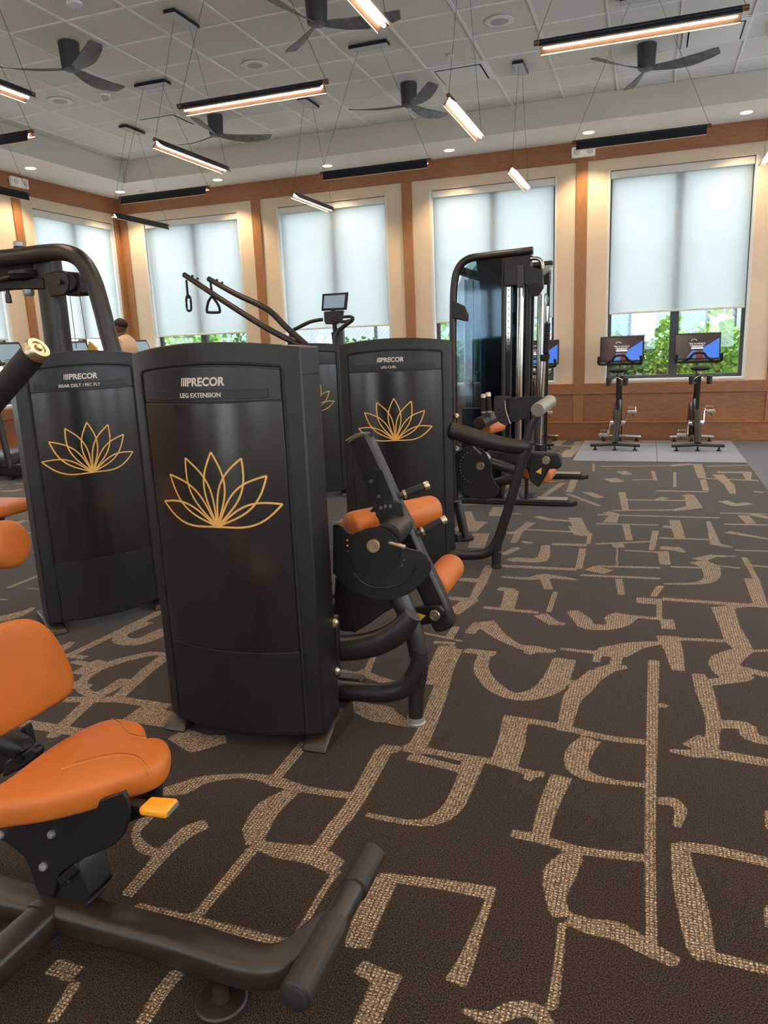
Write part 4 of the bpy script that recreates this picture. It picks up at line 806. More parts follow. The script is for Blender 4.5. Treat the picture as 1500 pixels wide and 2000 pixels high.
# ------------------------------------------------ leg curl
m4 = thing('leg_curl_machine', 'black leg curl machine whose lotus tower stands in the middle of the room', 'weight machine', (-1.5, 4.8, 0))
tower(m4, (-1.49, 4.52, 0), math.radians(16), 'LEG CURL', W=.70, D=.15, bolts=(), lx=-.012)
zc = crop(860, 740, 4.6875); YK = 4.62
T(m4, 'side_arm', 'frame', [zc(x, y) for x, y in ((100, 470), (200, 500), (400, 560), (620, 610), (760, 620), (822, 600))], [12] * 5 + [9], YK, rv=[16, 17, 17, 15, 14, 10], k=.85)
T(m4, 'support_leg', 'frame', [zc(x, y) for x, y in ((815, 570), (790, 650), (740, 780), (650, 1100), (570, 1350), (525, 1500), (515, 1600), (515, 1720))], [9, 10, 10, 9.5, 9.5, 9.5, 9.5, 9.5], YK)
g = P(*zc(515, 1722), YK); MB().lathe((g.x, g.y, 0), (0, 0, 1), [(0, .034), (.008, .037), (.012, .033), (.03, .031)], 20).build('foot_cap', 'rubber', m4)
T(m4, 'lower_rail', 'frame', [zc(x, y) for x, y in ((100, 1600), (230, 1612), (380, 1605), (470, 1560), (530, 1470), (560, 1390))], 9, YK, rv=10)
T(m4, 'rear_leg', 'frame', [zc(150, 1120), zc(190, 1280), zc(225, 1450)], 9, 5.05, n=14)
g = G(*zc(222, 1470), .0); MB().lathe((g.x, g.y, 0), (0, 0, 1), [(0, .07), (.018, .072), (.03, .05), (.034, .03)], 24).build('rear_foot', 'rubber', m4)
T(m4, 'column_arm', 'frame', [zc(790, 570), zc(830, 440), zc(885, 330)], [8, 8, 7.5], YK + .02, n=14)
MB().cyl(P(*zc(890, 285), 4.58), P(*zc(1003, 205), 4.86), .042, n=28).build('end_roller', 'silver', m4, bevel=.003)
MB().plate(outline(zc, 4.72, [(300, 610), (380, 640), (430, 700), (468, 780), (470, 880), (500, 950), (545, 1010), (530, 1060), (470, 1095), (390, 1108), (300, 1095), (220, 1060), (150, 1000), (130, 700), (200, 640)]), (0, .012, 0)).build('cam_plate', 'black', m4, bevel=.002)
for i in range(16): a = 2.0 + i * .19; x, y = 345 + 165 * math.cos(a), 805 + 160 * math.sin(a); MB().cyl(P(*zc(x, y), 4.719), P(*zc(x, y), 4.715), .0042, n=8).build('index_hole', 'frame_brown', m4)
knob(m4, P(*zc(368, 797), 4.71), .027); MB().beam(P(*zc(300, 620), 4.705), P(*zc(375, 690), 4.705), .01, .012, (0, 1, 0)).build('pull_pin', 'champ', m4, bevel=.002)
T(m4, 'pivot_tube', 'frame_brown', [zc(450, 760), zc(580, 800), zc(700, 845)], 10, [4.78, 4.80, 4.82], n=18); MB().cyl(P(*zc(400, 700), 4.76), P(*zc(455, 770), 4.80), .030, n=18).build('pivot_hub', 'silver', m4)
MB().plate(outline(zc, 4.86, [(430, 655), (700, 665), (1080, 680), (1110, 710), (1108, 810), (1060, 830), (1000, 822), (960, 900), (900, 998), (850, 965), (815, 930), (800, 830), (640, 780), (500, 740), (430, 700)]), (0, .06, 0)).build('lever_arm', 'frame', m4, bevel=.012)
MB().plate(outline(zc, 4.855, [(815, 700), (1070, 710), (1060, 820), (980, 830), (900, 992), (820, 935)]), (0, .004, 0)).build('lever_cover', 'black', m4, bevel=.002)
knob(m4, P(*zc(968, 745), 4.845), .027, nm='lever_cap'); MB().plate([P(*zc(x, y), 4.85) for x, y in ((872, 852), (927, 812), (925, 872))], (0, -.001, 0)).build('warning_label', 'warn', m4)
MB().capsule(P(*zc(960, 900), 4.90), P(*zc(1010, 850), 5.25), .040, .5, 22).build('ankle_roller', 'orange', m4); MB().capsule(P(*zc(815, 865), 4.90), P(*zc(845, 840), 5.2), .04, .5, 22).build('ankle_roller', 'orange', m4)
T(m4, 'lower_link', 'frame', [zc(480, 950), zc(560, 935), zc(660, 915), zc(720, 880)], [7, 9, 9, 7], 4.9, n=12)
MB().plate(outline(zc, 4.80, [(545, 180), (700, 165), (925, 158), (948, 175), (925, 230), (840, 290), (800, 320), (780, 360), (700, 390), (640, 400), (590, 380), (555, 280)]), (0, .012, 0)).build('top_plate', 'black', m4, bevel=.002)
MB().plate(outline(zc, 4.76, [(495, 165), (520, 155), (620, 155), (632, 175), (590, 200), (590, 300), (635, 405), (600, 432), (540, 400), (500, 330), (488, 240)]), (0, .01, 0)).build('quadrant_plate', 'frame', m4, bevel=.002)
for x, y in ((535, 185), (535, 285), (540, 325), (550, 360)): MB().cyl(P(*zc(x, y), 4.759), P(*zc(x, y), 4.754), .007, n=10).build('index_hole', 'groove', m4)
T(m4, 'spring', 'champ', [zc(592, 200), zc(600, 290), zc(640, 410)], 1.6, 4.75, n=8)
for x0, x1 in ((400, 398), (452, 436)): hgrip(m4, P(*zc(x0, 365), 4.84), P(*zc(x1, 140 if x1 == 398 else 125), 4.84), .0165)
MB().cyl(P(*zc(355, 410), 4.74), P(*zc(500, 345), 5.0), .040, n=24).build('thigh_roller_bar', 'frame_brown', m4, bevel=.004); MB().capsule(P(*zc(420, 465), 4.9), P(*zc(560, 430), 5.2), .036, .5, 22).build('thigh_pad', 'orange', m4)
for x, y in ((140, 340), (142, 640)): MB().lathe(P(*zc(x, y), 4.70), (.5, -.85, 0), [(0, .014), (.01, .019), (.022, .018), (.03, .009)], 18).build('bolt', 'champ', m4)
MB().beam((-1.2, 4.95, .10), (-1.9, 5.15, .10), .06, .06).build('base_beam', 'frame', m4, bevel=.008); MB().pad((-1.85, 5.35, .50), (1, 0, 0), (0, 1, 0), (0, 0, 1), .28, .2, .045).build('seat_base_cushion', 'orange', m4); MB().beam((-1.55, 5.1, .09), (-1.55, 5.2, .48), .09, .09, (1, 0, 0)).build('seat_post', 'frame', m4, bevel=.01)
# ------------------------------------------------ pec fly at the left
m2 = thing('pec_fly_machine', 'black rear delt and pec fly machine with a curved overhead frame at the left', 'weight machine', (-3.1, 3.5, 0))
A2 = math.atan2(.50, .335)
tower(m2, (-2.795, 3.225, 0), A2, 'REAR DELT / PEC FLY', W=.64, D=.13, bolts=(), lx=-.02, tx=.006)
MB().lathe(P(318, 1172, 3.42), (.9, -.4, 0), [(0, .015), (.012, .02), (.026, .017), (.03, .009)], 18).build('bolt', 'champ', m2)
ze = crop(0, 460, 5.357); YO = 4.0
T(m2, 'overhead_frame', 'frame', [(-120, 522), (-60, 512), (30, 502), (90, 494), (130, 494), (160, 510), (182, 548), (198, 600), (213, 660), (240, 760), (280, 960)], 16, YO, n=20, k=.85)
T(m2, 'mast', 'frame', [(92, 500), (104, 590), (118, 700), (150, 900)], 20, YO + .10, up=(0, 1, 0), n=16, k=.35)
MB().plate(outline(ze, YO + .02, [(470, 395), (650, 365), (690, 400), (712, 470), (705, 570), (670, 625), (520, 640), (480, 520)]), (0, .03, 0)).build('pulley_housing', 'frame', m2, bevel=.006)
MB().plate(outline(ze, YO + .06, [(640, 370), (800, 385), (830, 420), (850, 600), (830, 625), (700, 632), (650, 560)]), (0, .10, 0)).build('pulley_box', 'black', m2, bevel=.006)
MB().cyl(P(*ze(605, 485), YO + .02), P(*ze(605, 485), YO - .01), .016, n=6).build('axle_nut', 'frame', m2)
for x0, y0, x1, y1 in ((705, 420, 800, 1180), (800, 420, 920, 1180)): T(m2, 'cable', 'wire', [ze(x0, y0), ze(x1, y1)], .75, YO + .05, n=6)
MB().lathe(P(*ze(740, 490), YO + .05), (0, -1, 0), [(0, .05), (.01, .055), (.02, .05)], 24).build('pulley', 'rubber', m2)
MB().plate(outline(ze, YO + .12, [(-300, 340), (0, 290), (430, 270), (440, 370), (0, 430), (-300, 450)]), (0, .08, 0)).build('top_beam', 'frame', m2, bevel=.008)
MB().plate(outline(ze, YO + .02, [(-200, 500), (0, 455), (60, 440), (150, 440), (440, 440), (455, 560), (50, 562), (-200, 590)]), (0, .10, 0)).build('arm_bracket', 'black', m2, bevel=.006)
b = MB(); c = P(*ze(280, 425), YO + .06); b.lathe(c - Vector((0, 0, .03)), (0, 0, 1), [(0, .06), (.012, .10), (.04, .115), (.062, .105), (.07, .07)], 32).build('cam_disc', 'black', m2)
MB().lathe(P(*ze(295, 565), YO + .06), (0, 0, -1), [(0, .036), (.03, .036), (.04, .03)], 20).build('bearing_cap', 'silver', m2)
MB().lathe(P(*ze(75, 560), YO + .05), (0, 0, -1), [(0, .012), (.03, .012), (.032, .018), (.085, .020), (.09, .016)], 16).build('hanging_grip', 'frame_brown', m2)
T(m2, 'swing_arm', 'frame', [ze(-200, 420), ze(-20, 455), ze(120, 430)], [5, 6, 5], YO - .02, n=12)
T(m2, 'frame_cross_tube', 'frame', [(-60, 488), (0, 494), (30, 500)], 5, YO + .35, n=12)
b = MB(); c = P(39, 491, YO + .06); b.lathe(c, (0, 0, 1), [(0, .036), (.03, .036)], 20).build('top_stop', 'black', m2); MB().lathe(c + Vector((0, 0, .03)), (0, 0, 1), [(0, .034), (.025, .035), (.032, .025)], 20).build('top_stop_cap', 'silver', m2)
MB().plate([(*P(150, 700, YO + .2).xy, 0), (*P(250, 700, YO + .2).xy, 0), (*P(250, 700, YO + .26).xy, 0), (*P(150, 700, YO + .26).xy, 0)], (0, 0, .07)).build('base_beam', 'frame', m2, bevel=.006)
MB().beam((*P(240, 760, YO).xy, .05), (*P(150, 900, YO).xy, .05), .07, .08).build('base_rail', 'frame', m2, bevel=.008)
MB().pad(G(-10, 992, .47), (1, .1, 0), (0, 1, 0), (0, 0, 1), .20, .19, .045).build('seat_cushion', 'orange', m2); g = G(-10, 992, .43); MB().beam((g.x, g.y, .0), (g.x, g.y, .44), .08, .08, (1, 0, 0)).build('seat_post', 'frame', m2, bevel=.01)
MB().plate(outline(ze, YO + .3, [(905, 1180), (925, 1100), (1010, 1175), (1010, 1250), (905, 1250)]), (0, .02, 0)).build('yellow_selector', 'caramel', m2, bevel=.006)
# ------------------------------------------------ machine behind, with two long raised arms
m3 = thing('pulldown_machine', 'black machine behind the towers with two long raised arms and strap handles', 'weight machine', (-3.2, 7.0, 0))
tower(m3, (-3.03, 6.55, 0), math.radians(28), '', W=.66, D=.15, bolts=())
for pts, hk in (([(362, 538), (440, 590), (520, 640), (600, 682)], 0), ([(410, 546), (460, 574), (522, 604), (560, 640), (610, 684)], 1)):
    T(m3, 'raised_arm', 'frame_brown', pts, [5, 5.5, 6, 6] if len(pts) == 4 else [5, 5.5, 6, 6, 6], 6.7, n=14)
    p = P(*pts[0], 6.7); MB().lathe(p, (-.6, 0, .35), [(0, .026), (.02, .024), (.03, .012)], 14).build('arm_cap', 'black', m3)
    for k_ in (14, 24): x, y = pts[0][0] + k_ * 1.0, pts[0][1] + k_ * .52; MB().lathe(P(x, y - 4, 6.7), (0, 0, 1), [(0, .012), (.018, .012), (.022, .006)], 10).build('peg', 'black', m3)
x = crop(340, 350, 3)
h = T(m3, 'strap', 'rubber', [x(72, 590), x(78, 660), x(82, 700)], [2, 2.4, 2.2], 6.7, n=8); T(m3, 'handle_strap_loop', 'rubber', [x(80, 680), x(72, 700), x(76, 760), x(88, 772), x(100, 760), x(96, 700), x(84, 680)], 2.2, 6.7, n=8)
T(m3, 'strap', 'rubber', [x(212, 600), x(218, 640), x(222, 690)], [2, 2.4, 2.2], 6.7, n=8); T(m3, 'stirrup_handle', 'rubber', [x(222, 685), x(200, 720), x(192, 770), x(200, 780), x(262, 780), x(268, 768), x(258, 735), x(226, 690)], 2.6, 6.7, n=8)
MB().lathe(P(632, 691, 6.6), (1, -.3, 0), [(0, .02), (.03, .022), (.04, .012)], 16).build('pin_knob', 'silver', m3)
# ------------------------------------------------ near bench machine
m0 = thing('ab_bench_machine', 'low machine with orange pads and a foot bar at the lower left', 'weight machine', (-1.2, 1.3, 0))
zf = crop(0, 1180, 3.7025); zg = crop(0, 1500, 3.75); zh = crop(350, 1600, 3.3333)
def gy(p, z): return G(*p, z)
# seat: outline of the top surface on z=.47, thick below
def cushion(q, top, zt, drop, nm, m='orange', shrink=.90, tilt=None):
    c = sum((Vector(p) for p in top), Vector()) / len(top); n = len(top); vs = []; fs = []
    lev = [(0.0, .0, .55), (-.0, .004, .86), (-.012, .0, .97), (-.030, 0, 1.0), (-drop * .7, 0, .985), (-drop, 0, .90)]
    rings = []
    for dz, _, s in lev: rings.append([Vector((c.x + (p.x - c.x) * s, c.y + (p.y - c.y) * s, p.z + dz + (0.008 if s < .6 else 0))) for p in map(Vector, top)])
    for r_ in rings: vs += r_
    for k_ in range(len(lev) - 1):
        for i in range(n): fs.append((k_ * n + i, k_ * n + (i + 1) % n, (k_ + 1) * n + (i + 1) % n, (k_ + 1) * n + i))
    fs.append(tuple(range(n))); fs.append(tuple((len(lev) - 1) * n + i for i in range(n))[::-1])
    o = MB().add(vs, fs).build(nm, m, q, ang=75); s_ = o.modifiers.new('soft', 'SUBSURF'); s_.levels = 2; s_.render_levels = 2; return o
def soft_pad(q, top, tv, nm, m='orange', sub=2):
    c = sum((Vector(p) for p in top), Vector()) / len(top); n = len(top); vs = []; fs = []; tv = Vector(tv)
    for t_, s in ((-.10, .50), (-.04, .88), (.08, .975), (.35, 1.0), (.80, .965), (1.0, .87), (1.02, .5)):
        vs += [c + (Vector(p) - c) * s + tv * t_ for p in top]
    for k_ in range(6):
        for i in range(n): fs.append((k_ * n + i, k_ * n + (i + 1) % n, (k_ + 1) * n + (i + 1) % n, (k_ + 1) * n + i))
    fs.append(tuple(range(n))[::-1]); fs.append(tuple(6 * n + i for i in range(n)))
    o = MB().add(vs, fs).build(nm, m, q, ang=80); s_ = o.modifiers.new('soft', 'SUBSURF'); s_.levels = sub; s_.render_levels = sub
    return o
SZ = .48
seat = soft_pad(m0, [G(*zf(x, y), SZ) for x, y in ((-260, 1440), (-160, 1370), (0, 1285), (150, 1165), (300, 1055), (500, 930), (700, 832), (830, 800), (940, 812), (1030, 838), (1055, 880), (1056, 935), (1062, 978), (1085, 972), (1130, 948), (1205, 955), (1236, 1005), (1235, 1070), (1190, 1140), (1080, 1190), (900, 1240), (600, 1335), (300, 1405), (100, 1440), (0, 1445), (-160, 1480))], (0, 0, -.076), 'seat_cushion')
MB().tube([G(*zf(x, y), SZ - .012) for x, y in ((-160, 1478), (0, 1447), (120, 1440), (300, 1404), (600, 1334), (900, 1240), (1080, 1188))], .0014, n=6).build('edge_seam', 'seam', seat)
for pts in (((60, 1262), (200, 1232), (400, 1190), (560, 1140), (720, 1098), (860, 1078), (960, 1086)), ((960, 1084), (1010, 1110), (1045, 1150), (1070, 1195), (1085, 1240)), ((800, 822), (860, 850), (885, 890), (930, 930), (1000, 950), (1060, 955))):
    for dz, mm in ((0, 'seam'),):
        MB().tube([G(*zf(x, y), SZ + .0075 if y < 1180 else SZ - .004 * (y - 1180) / 15) for x, y in pts], .0011, n=6).build('seam', mm, seat)
    b = MB()
    for k_ in range(len(pts) - 1):
        a = Vector(pts[k_]); c = Vector(pts[k_ + 1]); n = max(2, int((c - a).length / 13))
        for i in range(n):
            p0 = a + (c - a) * (i / n); p1 = a + (c - a) * ((i + .6) / n); o_ = 14
            z0 = SZ + .0085 if p0.y < 1180 else SZ - .004 * (p0.y - 1180) / 15
            b.tube([G(*zf(p0.x + o_ * .3, p0.y + o_), z0), G(*zf(p1.x + o_ * .3, p1.y + o_), z0)], .0009, n=4, sm=1)
    b.build('stitching', 'stitch', seat, kind='stuff')
XB = -1.52
back = soft_pad(m0, [PX(*zf(x, y), XB) for x, y in ((-420, 1130), (-470, 700), (-400, 330), (-250, 230), (0, 158), (110, 112), (220, 92), (310, 112), (385, 170), (450, 260), (510, 370), (548, 470), (568, 560), (550, 640), (490, 690), (350, 775), (200, 868), (0, 985), (-200, 1100))], (-.07, 0, -.01), 'back_pad')
T(m0, 'back_pad_stem', 'black', [zf(-60, 950), zf(60, 1000), zf(180, 1050), zf(140, 1120)], [22, 24, 18, 14], 1.42, n=12, k=.5)
MB().plate([P(*zf(x, y), 1.50) for x, y in ((-20, 985), (175, 880), (215, 1035), (60, 1160), (-20, 1250))], (0, .03, 0)).build('back_bracket', 'black', m0, bevel=.006)
MB().plate([P(*zf(x, y), 1.40) for x, y in ((30, 1150), (225, 1035), (265, 1065), (270, 1110), (150, 1200), (10, 1260))], (0, .03, 0)).build('hinge_block', 'black', m0, bevel=.006)
YP = 1.24
MB().plate([P(*zg(x, y), YP) for x, y in ((-120, 430), (100, 390), (500, 320), (905, 175), (932, 240), (940, 330), (930, 410), (905, 490), (830, 570), (745, 612), (650, 650), (560, 690), (430, 780), (420, 860), (380, 960), (300, 972), (240, 830), (210, 730), (175, 655), (60, 560), (-120, 470))], (0, .012, 0)).build('seat_side_plate', 'black', m0, bevel=.003)
MB().plate([P(*zg(x, y), 1.45) for x, y in ((60, 420), (600, 330), (900, 190), (1050, 130), (1160, 70), (1160, 330), (1060, 370), (945, 410), (400, 520))], (0, .03, 0)).build('seat_carriage', 'black', m0, bevel=.012)
MB().plate([P(*zg(x, y), YP + .012) for x, y in ((300, 700), (560, 690), (600, 760), (660, 980), (490, 1165), (412, 1185), (330, 985))], (0, .09, 0)).build('seat_post', 'black', m0, bevel=.006)
MB().plate([P(*zg(x, y), YP - .002) for x, y in ((415, 815), (548, 700), (570, 760), (440, 870))], (0, .01, 0)).build('post_cover', 'shell', m0, bevel=.003)
for x, y in ((510, 832),): MB().lathe(P(*zg(x, y), YP), (0, -1, 0), [(0, .006), (.004, .007), (.006, .003)], 12).build('bolt', 'shell', m0)
for x, y, r in ((10, 487, .011), (385, 480, .010), (325, 717, .011)): MB().lathe(P(*zg(x, y), YP), (.1, -1, .15), [(0, r), (.006, r), (.011, r * .75), (.011, r * .45), (.008, r * .4)], 18).build('bolt', 'silver', m0)
T(m0, 'gas_strut', 'black', [zg(735, 590), zg(690, 720)], 9, YP + .10, sm=1, n=14); T(m0, 'strut_rod', 'shell', [zg(690, 720), zg(590, 965)], 3.2, YP + .10, sm=1, n=10)
MB().lathe(P(*zg(600, 950), YP + .10), (0, -1, .2), [(0, .012), (.01, .014), (.02, .01)], 14).build('strut_joint', 'shell', m0)
MB().plate([P(*zg(x, y), YP - .004) for x, y in ((485, 1160), (640, 978), (662, 985), (505, 1172))], (0, .11, 0)).build('weld_plate', 'frame_brown', m0, bevel=.002)
a_, b_, c_, d_ = (G(*zg(*p), .425) for p in ((1003, 290), (1213, 318), (1312, 212), (1104, 196)))
lv = MB().plate([a_, b_, c_, d_], (0, 0, -.024)).build('adjustment_lever', 'yellow', m0, bevel=.010, seg=4, label='bright yellow adjustment lever')
dv = (b_ - a_).normalized(); MB().plate([b_ + dv * .0004 + (c_ - b_) * .10 + Vector((0, 0, -.006)), b_ + dv * .0004 + (c_ - b_) * .90 + Vector((0, 0, -.006)), b_ + dv * .0004 + (c_ - b_) * .90 + Vector((0, 0, -.018)), b_ + dv * .0004 + (c_ - b_) * .10 + Vector((0, 0, -.018))], dv * .001).build('lever_end', 'silver', lv, bevel=.003)
MB().beam((a_ + d_) / 2 + Vector((0, 0, -.012)), (a_ + d_) / 2 - dv * .10 + Vector((0, 0, -.012)), .03, .012).build('lever_stem', 'black', m0)
bp = [(-140, 1712, .085), (0, 1752, .085), (150, 1788, .085), (350, 1842, .085), (470, 1880, .086), (530, 1888, .092), (575, 1868, .108), (610, 1832, .13), (648, 1800, .155)]
MB().tube([G(x, y, z) for x, y, z in bp], [.046, .046, .046, .046, .046, .044, .038, .032, .028], rv=[.040] * 5 + [.038, .034, .03, .026], k=.62, n=24).build('base_beam', 'frame_brown', m0)
MB().tube([G(88, 1795, .085), G(-10, 1885, .085), G(-120, 1985, .085)], .044, rv=.038, k=.5, n=20, sm=1).build('side_leg', 'frame_brown', m0)
MB().tube([G(95, 1788, .085), G(82, 1800, .085)], .047, rv=.041, k=.5, n=20, sm=1).build('leg_joint', 'frame_brown', m0)
e0 = G(575, 1949, .16); e1 = G(727, 1668, .16); dd = e1 - e0
fb = MB().cyl(e0 + dd * .30, e0 + dd * .78, .030, n=32).build('foot_bar', 'frame_brown', m0)
def ribgrip(a, b_):
    a = Vector(a); b_ = Vector(b_); d = (b_ - a).normalized(); r = d.cross(Vector((0, 0, 1))).normalized(); u = r.cross(d)
    m = MB(); n = 48; vs = []; R = .0355; L_ = (b_ - a).length
    st = [(0, .80, 0), (.02, 1, 0), (.10, 1, 1), (.90, 1, 1), (.98, 1, 0), (1, .93, 0)]
    for t_, s, g_ in st:
        for j in range(n): an = 2 * PI * j / n; rr = R * s - (.0016 if (j % 4 == 0 and g_) else 0); vs.append(a + d * (L_ * t_) + r * (math.cos(an) * rr) + u * (math.sin(an) * rr))
    fs = [(i * n + j, i * n + (j + 1) % n, (i + 1) * n + (j + 1) % n, (i + 1) * n + j) for i in range(5) for j in range(n)] + [tuple(range(n))[::-1], tuple(5 * n + j for j in range(n))]
    m.add(vs, fs).build('ribbed_foot_grip', 'ribbed', m0, ang=25)
ribgrip(e0, e0 + dd * .46); ribgrip(e0 + dd * .70, e1)
MB().lathe(e0 - dd.normalized() * .001, -dd, [(0, .029), (.006, .028), (.012, .015)], 24).build('bar_end_cap', 'rubber', m0)
g = G(433, 1960, 0); MB().lathe((g.x, g.y, .0), (0, 0, 1), [(0, .060), (.012, .060), (.016, .056), (.016, .02), (.05, .016)], 32).build('foot_disc', 'frame_brown', m0)
g2 = G(435, 1860, .085)
ax0 = P(-70, 850, 1.80); ax1 = P(78, 676, 1.80); dv = ax1 - ax0
MB().cyl(ax0, ax0 + dv * .94, .037, n=28).build('arm_grip', 'rubber', m0); MB().lathe(ax0 + dv * .93, dv, [(0, .0385), (.018, .0385), (.026, .034), (.026, .022), (.022, .02), (.022, .012), (.030, .010)], 28).build('arm_end_cap', 'champ', m0)
MB().capsule(P(-140, 1075, 1.95), P(30, 1062, 1.95), .085, .35, 28).build('side_pad', 'orange', m0)
# ------------------------------------------------ dual pulley cable machine
cm = thing('cable_machine', 'tall dual pulley cable machine with a smoked shroud and chrome posts', 'weight machine', (-1.3, 7.1, 0))
zk = crop(850, 450, 3.3333); zl = crop(880, 480, 6.25)
for Y, sc in ((6.50, 'near'), (7.80, 'far')):
    def Q(x, y, dY=0):                               # a pixel on the near side frame, pushed back for the far one
        p = P(x, y, 6.5); return Vector((p.x, p.y + (Y - 6.5) + dY, p.z))
    b = MB(); b.tube([Q(888, 985), Q(886, 800), Q(885, 640), Q(887, 560), Q(895, 525), Q(915, 506), Q(950, 500), Q(1000, 494), Q(1041, 489)], .032, rv=.036, up=(0, 1, 0), n=16); b.build('outer_frame', 'frame', cm)
    for dY in (-.01, .26):
        b = MB(); b.plate([Q(893, 975, dY), Q(893, 700, dY), Q(895, 560, dY), Q(907, 525, dY), Q(925, 503, dY), Q(980, 497, dY), Q(979, 975, dY)], (0, .006, 0)); b.build('smoked_shroud', 'glass_dark', cm)
    MB().plate([Q(927, 503, .03), Q(978, 498, .03), Q(978, 975, .03), Q(951, 975, .03), Q(945, 640, .03), Q(940, 590, .03)], (0, .20, 0)).build('stack_cover', 'header', cm, bevel=.008)
    b = MB(); b.plate([Q(949, 497, .0), Q(984, 494, .0), Q(984, 560, 0), Q(979, 980, .0), Q(976, 980, .0), Q(978, 560, 0)], (0, .12, 0)) ; b.build('column', 'black', cm, bevel=.004)
    MB().beam(Q(995, 560, .06), Q(990, 985, .06), .05, .03).build('guide_column', 'black', cm, bevel=.004)
    MB().beam(Q(993, 560, .02), Q(990, 985, .02), .034, .006, (0, 1, 0)).build('height_rack', 'chrome', cm)
    b = MB()
    for k_ in range(34): p = Q(993 - k_ * .09, 566 + k_ * 12.2, .010); b.cyl(p, p + Vector((0, -.004, 0)), .005, n=8)
    b.build('rack_holes', 'groove', cm, kind='stuff')
    MB().cyl(Q(1018, 560, .03), Q(1011, 985, .03), .022, n=20).build('guide_post', 'chrome', cm); MB().cyl(Q(1009, 560, .09), Q(1003, 985, .09), .014, n=16).build('guide_rod', 'chrome', cm)
    MB().beam(Q(1033, 490, .05), Q(1026, 985, .05), .03, .03).build('rear_column', 'black', cm, bevel=.004)
    MB().plate([Q(982, 497), Q(1036, 493), Q(1036, 534), (Q(1028, 537)), Q(985, 538)], (0, .12, 0)).build('head_plate', 'black', cm, bevel=.006)
    if sc == 'near':
        MB().plate([Q(985, 524, -.02), Q(1035, 520, -.02), Q(1060, 526, -.02), Q(1062, 562, -.02), Q(1050, 578, -.02), Q(1036, 574, -.02), Q(1028, 556, -.02), Q(985, 560, -.02)], (0, .05, 0)).build('pulley_carriage', 'black', cm, bevel=.008)
        MB().plate([Q(1011, 518, -.05), Q(1024, 518, -.05), Q(1024, 562, -.05), Q(1011, 562, -.05)], (0, .06, 0)).build('carriage_sleeve', 'frame', cm, bevel=.006)
        MB().tube([Q(1036, 505), Q(1050, 505), Q(1058, 512), Q(1061, 525)], .016, n=12).build('carriage_handle', 'chrome', cm)
        MB().lathe(Q(1047, 566, -.03), (0, -1, 0), [(0, .05), (.012, .055), (.024, .05)], 24).build('pulley', 'rubber', cm)
    for k_ in range(2): MB().cyl(Q(902 + 14 * k_, 545, .14), Q(902 + 13 * k_, 960, .14), .012, n=12).build('stack_rod', 'chrome', cm)
    MB().plate([Q(898, 800, .08), Q(936, 800, .08), Q(936, 970, .08), Q(898, 970, .08)], (0, .12, 0)).build('weight_stack', 'frame', cm, bevel=.004)
    g0 = Q(1005, 985); xe = -.53; yy = g0.y + .04
    b = MB(); b.plate([(-1.62, yy - .06, .0), (xe - .06, yy - .06, .0), (xe, yy, .0), (xe - .06, yy + .06, .0), (-1.62, yy + .06, .0)], (0, 0, .055)); b.build('floor_foot', 'frame', cm, bevel=.014, seg=3)
    MB().box(-.95, -.62, yy - .058, yy + .058, .056, .062).build('foot_plate', 'silver', cm, bevel=.002)
    MB().lathe((-.93, yy, .055), (0, 0, 1), [(0, .055), (.03, .05), (.05, .035)], 20).build('post_socket', 'black', cm)
for Yc in (7.45,):
    a = P(1069, 625, Yc)
    MB().cyl(P(1068, 598, Yc), P(1052, 895, Yc), .022, n=20).build('far_guide_post', 'chrome', cm) ; g = G(1054, 882, .0)
    MB().plate([P(1040, 512, Yc), P(1079, 509, Yc), P(1079, 516, Yc), P(1040, 520, Yc)], (0, .08, 0)).build('far_top_cap', 'frame', cm, bevel=.006)
    MB().plate([P(1056, 519, Yc), P(1076, 517, Yc), P(1075, 528, Yc), P(1062, 537, Yc), P(1056, 536, Yc)], (0, .05, 0)).build('far_pulley_bracket', 'silver', cm, bevel=.004)
    MB().tube([P(1073, 535, Yc), P(1071, 700, Yc)], .003, n=6, sm=1).build('cable', 'wire', cm); MB().tube([P(1066, 700, Yc), P(1061, 872, Yc)], .003, n=6, sm=1).build('cable', 'wire', cm)
    b = MB()
    for k_ in range(26): p = P(1035 - k_ * .12, 556 + k_ * 9.3, 6.75); b.cyl(p, p + Vector((0, -.006, 0)), .0075, n=8)
    b.build('indicator_studs', 'chrome', cm, kind='stuff'); MB().plate([P(1046, 586, 7.4)] + [P(x, y, 7.4) for x, y in ((1055, 586), (1055, 694), (1046, 694))], (0, .03, 0)) 
    MB().cyl(P(1055, 868, Yc), P(1052, 900, Yc), .05, n=20).build('far_post_socket', 'black', cm)
MB().beam((-1.55, 6.6, 2.03), (-1.55, 7.9, 2.03), .08, .06).build('top_bridge', 'frame', cm, bevel=.01); MB().beam((-1.5, 6.6, .05), (-1.5, 7.9, .05), .08, .06).build('base_bridge', 'frame', cm, bevel=.01)
MB().plate([P(x, y, 6.46) for x, y in ((883, 587), (905, 597), (913, 615), (912, 628), (884, 622), (880, 605))], (0, .05, 0)).build('towel_cup', 'black', cm, bevel=.01)
rp = thing('tricep_rope', 'thick black braided rope hanging from the cable machine', 'rope', P(1068, 700, 7.4)); b = MB(); p0 = P(1069, 632, 7.4); p1 = P(1066, 690, 7.4); L_ = (p1 - p0)
for s in range(3):
    b.tube([p0 + L_ * t_ + Vector((math.cos(t_ * 30 + s * 2.1) * .014, math.sin(t_ * 30 + s * 2.1) * .014, 0)) for t_ in [i / 40 for i in range(41)]], .018, n=8, sm=1)
b.build('braid', 'rope', rp); MB().tube([P(1064, 640, 7.4), P(1069, 628, 7.4), P(1073, 640, 7.4)], .012, n=8).build('rope_loop', 'champ', rp)
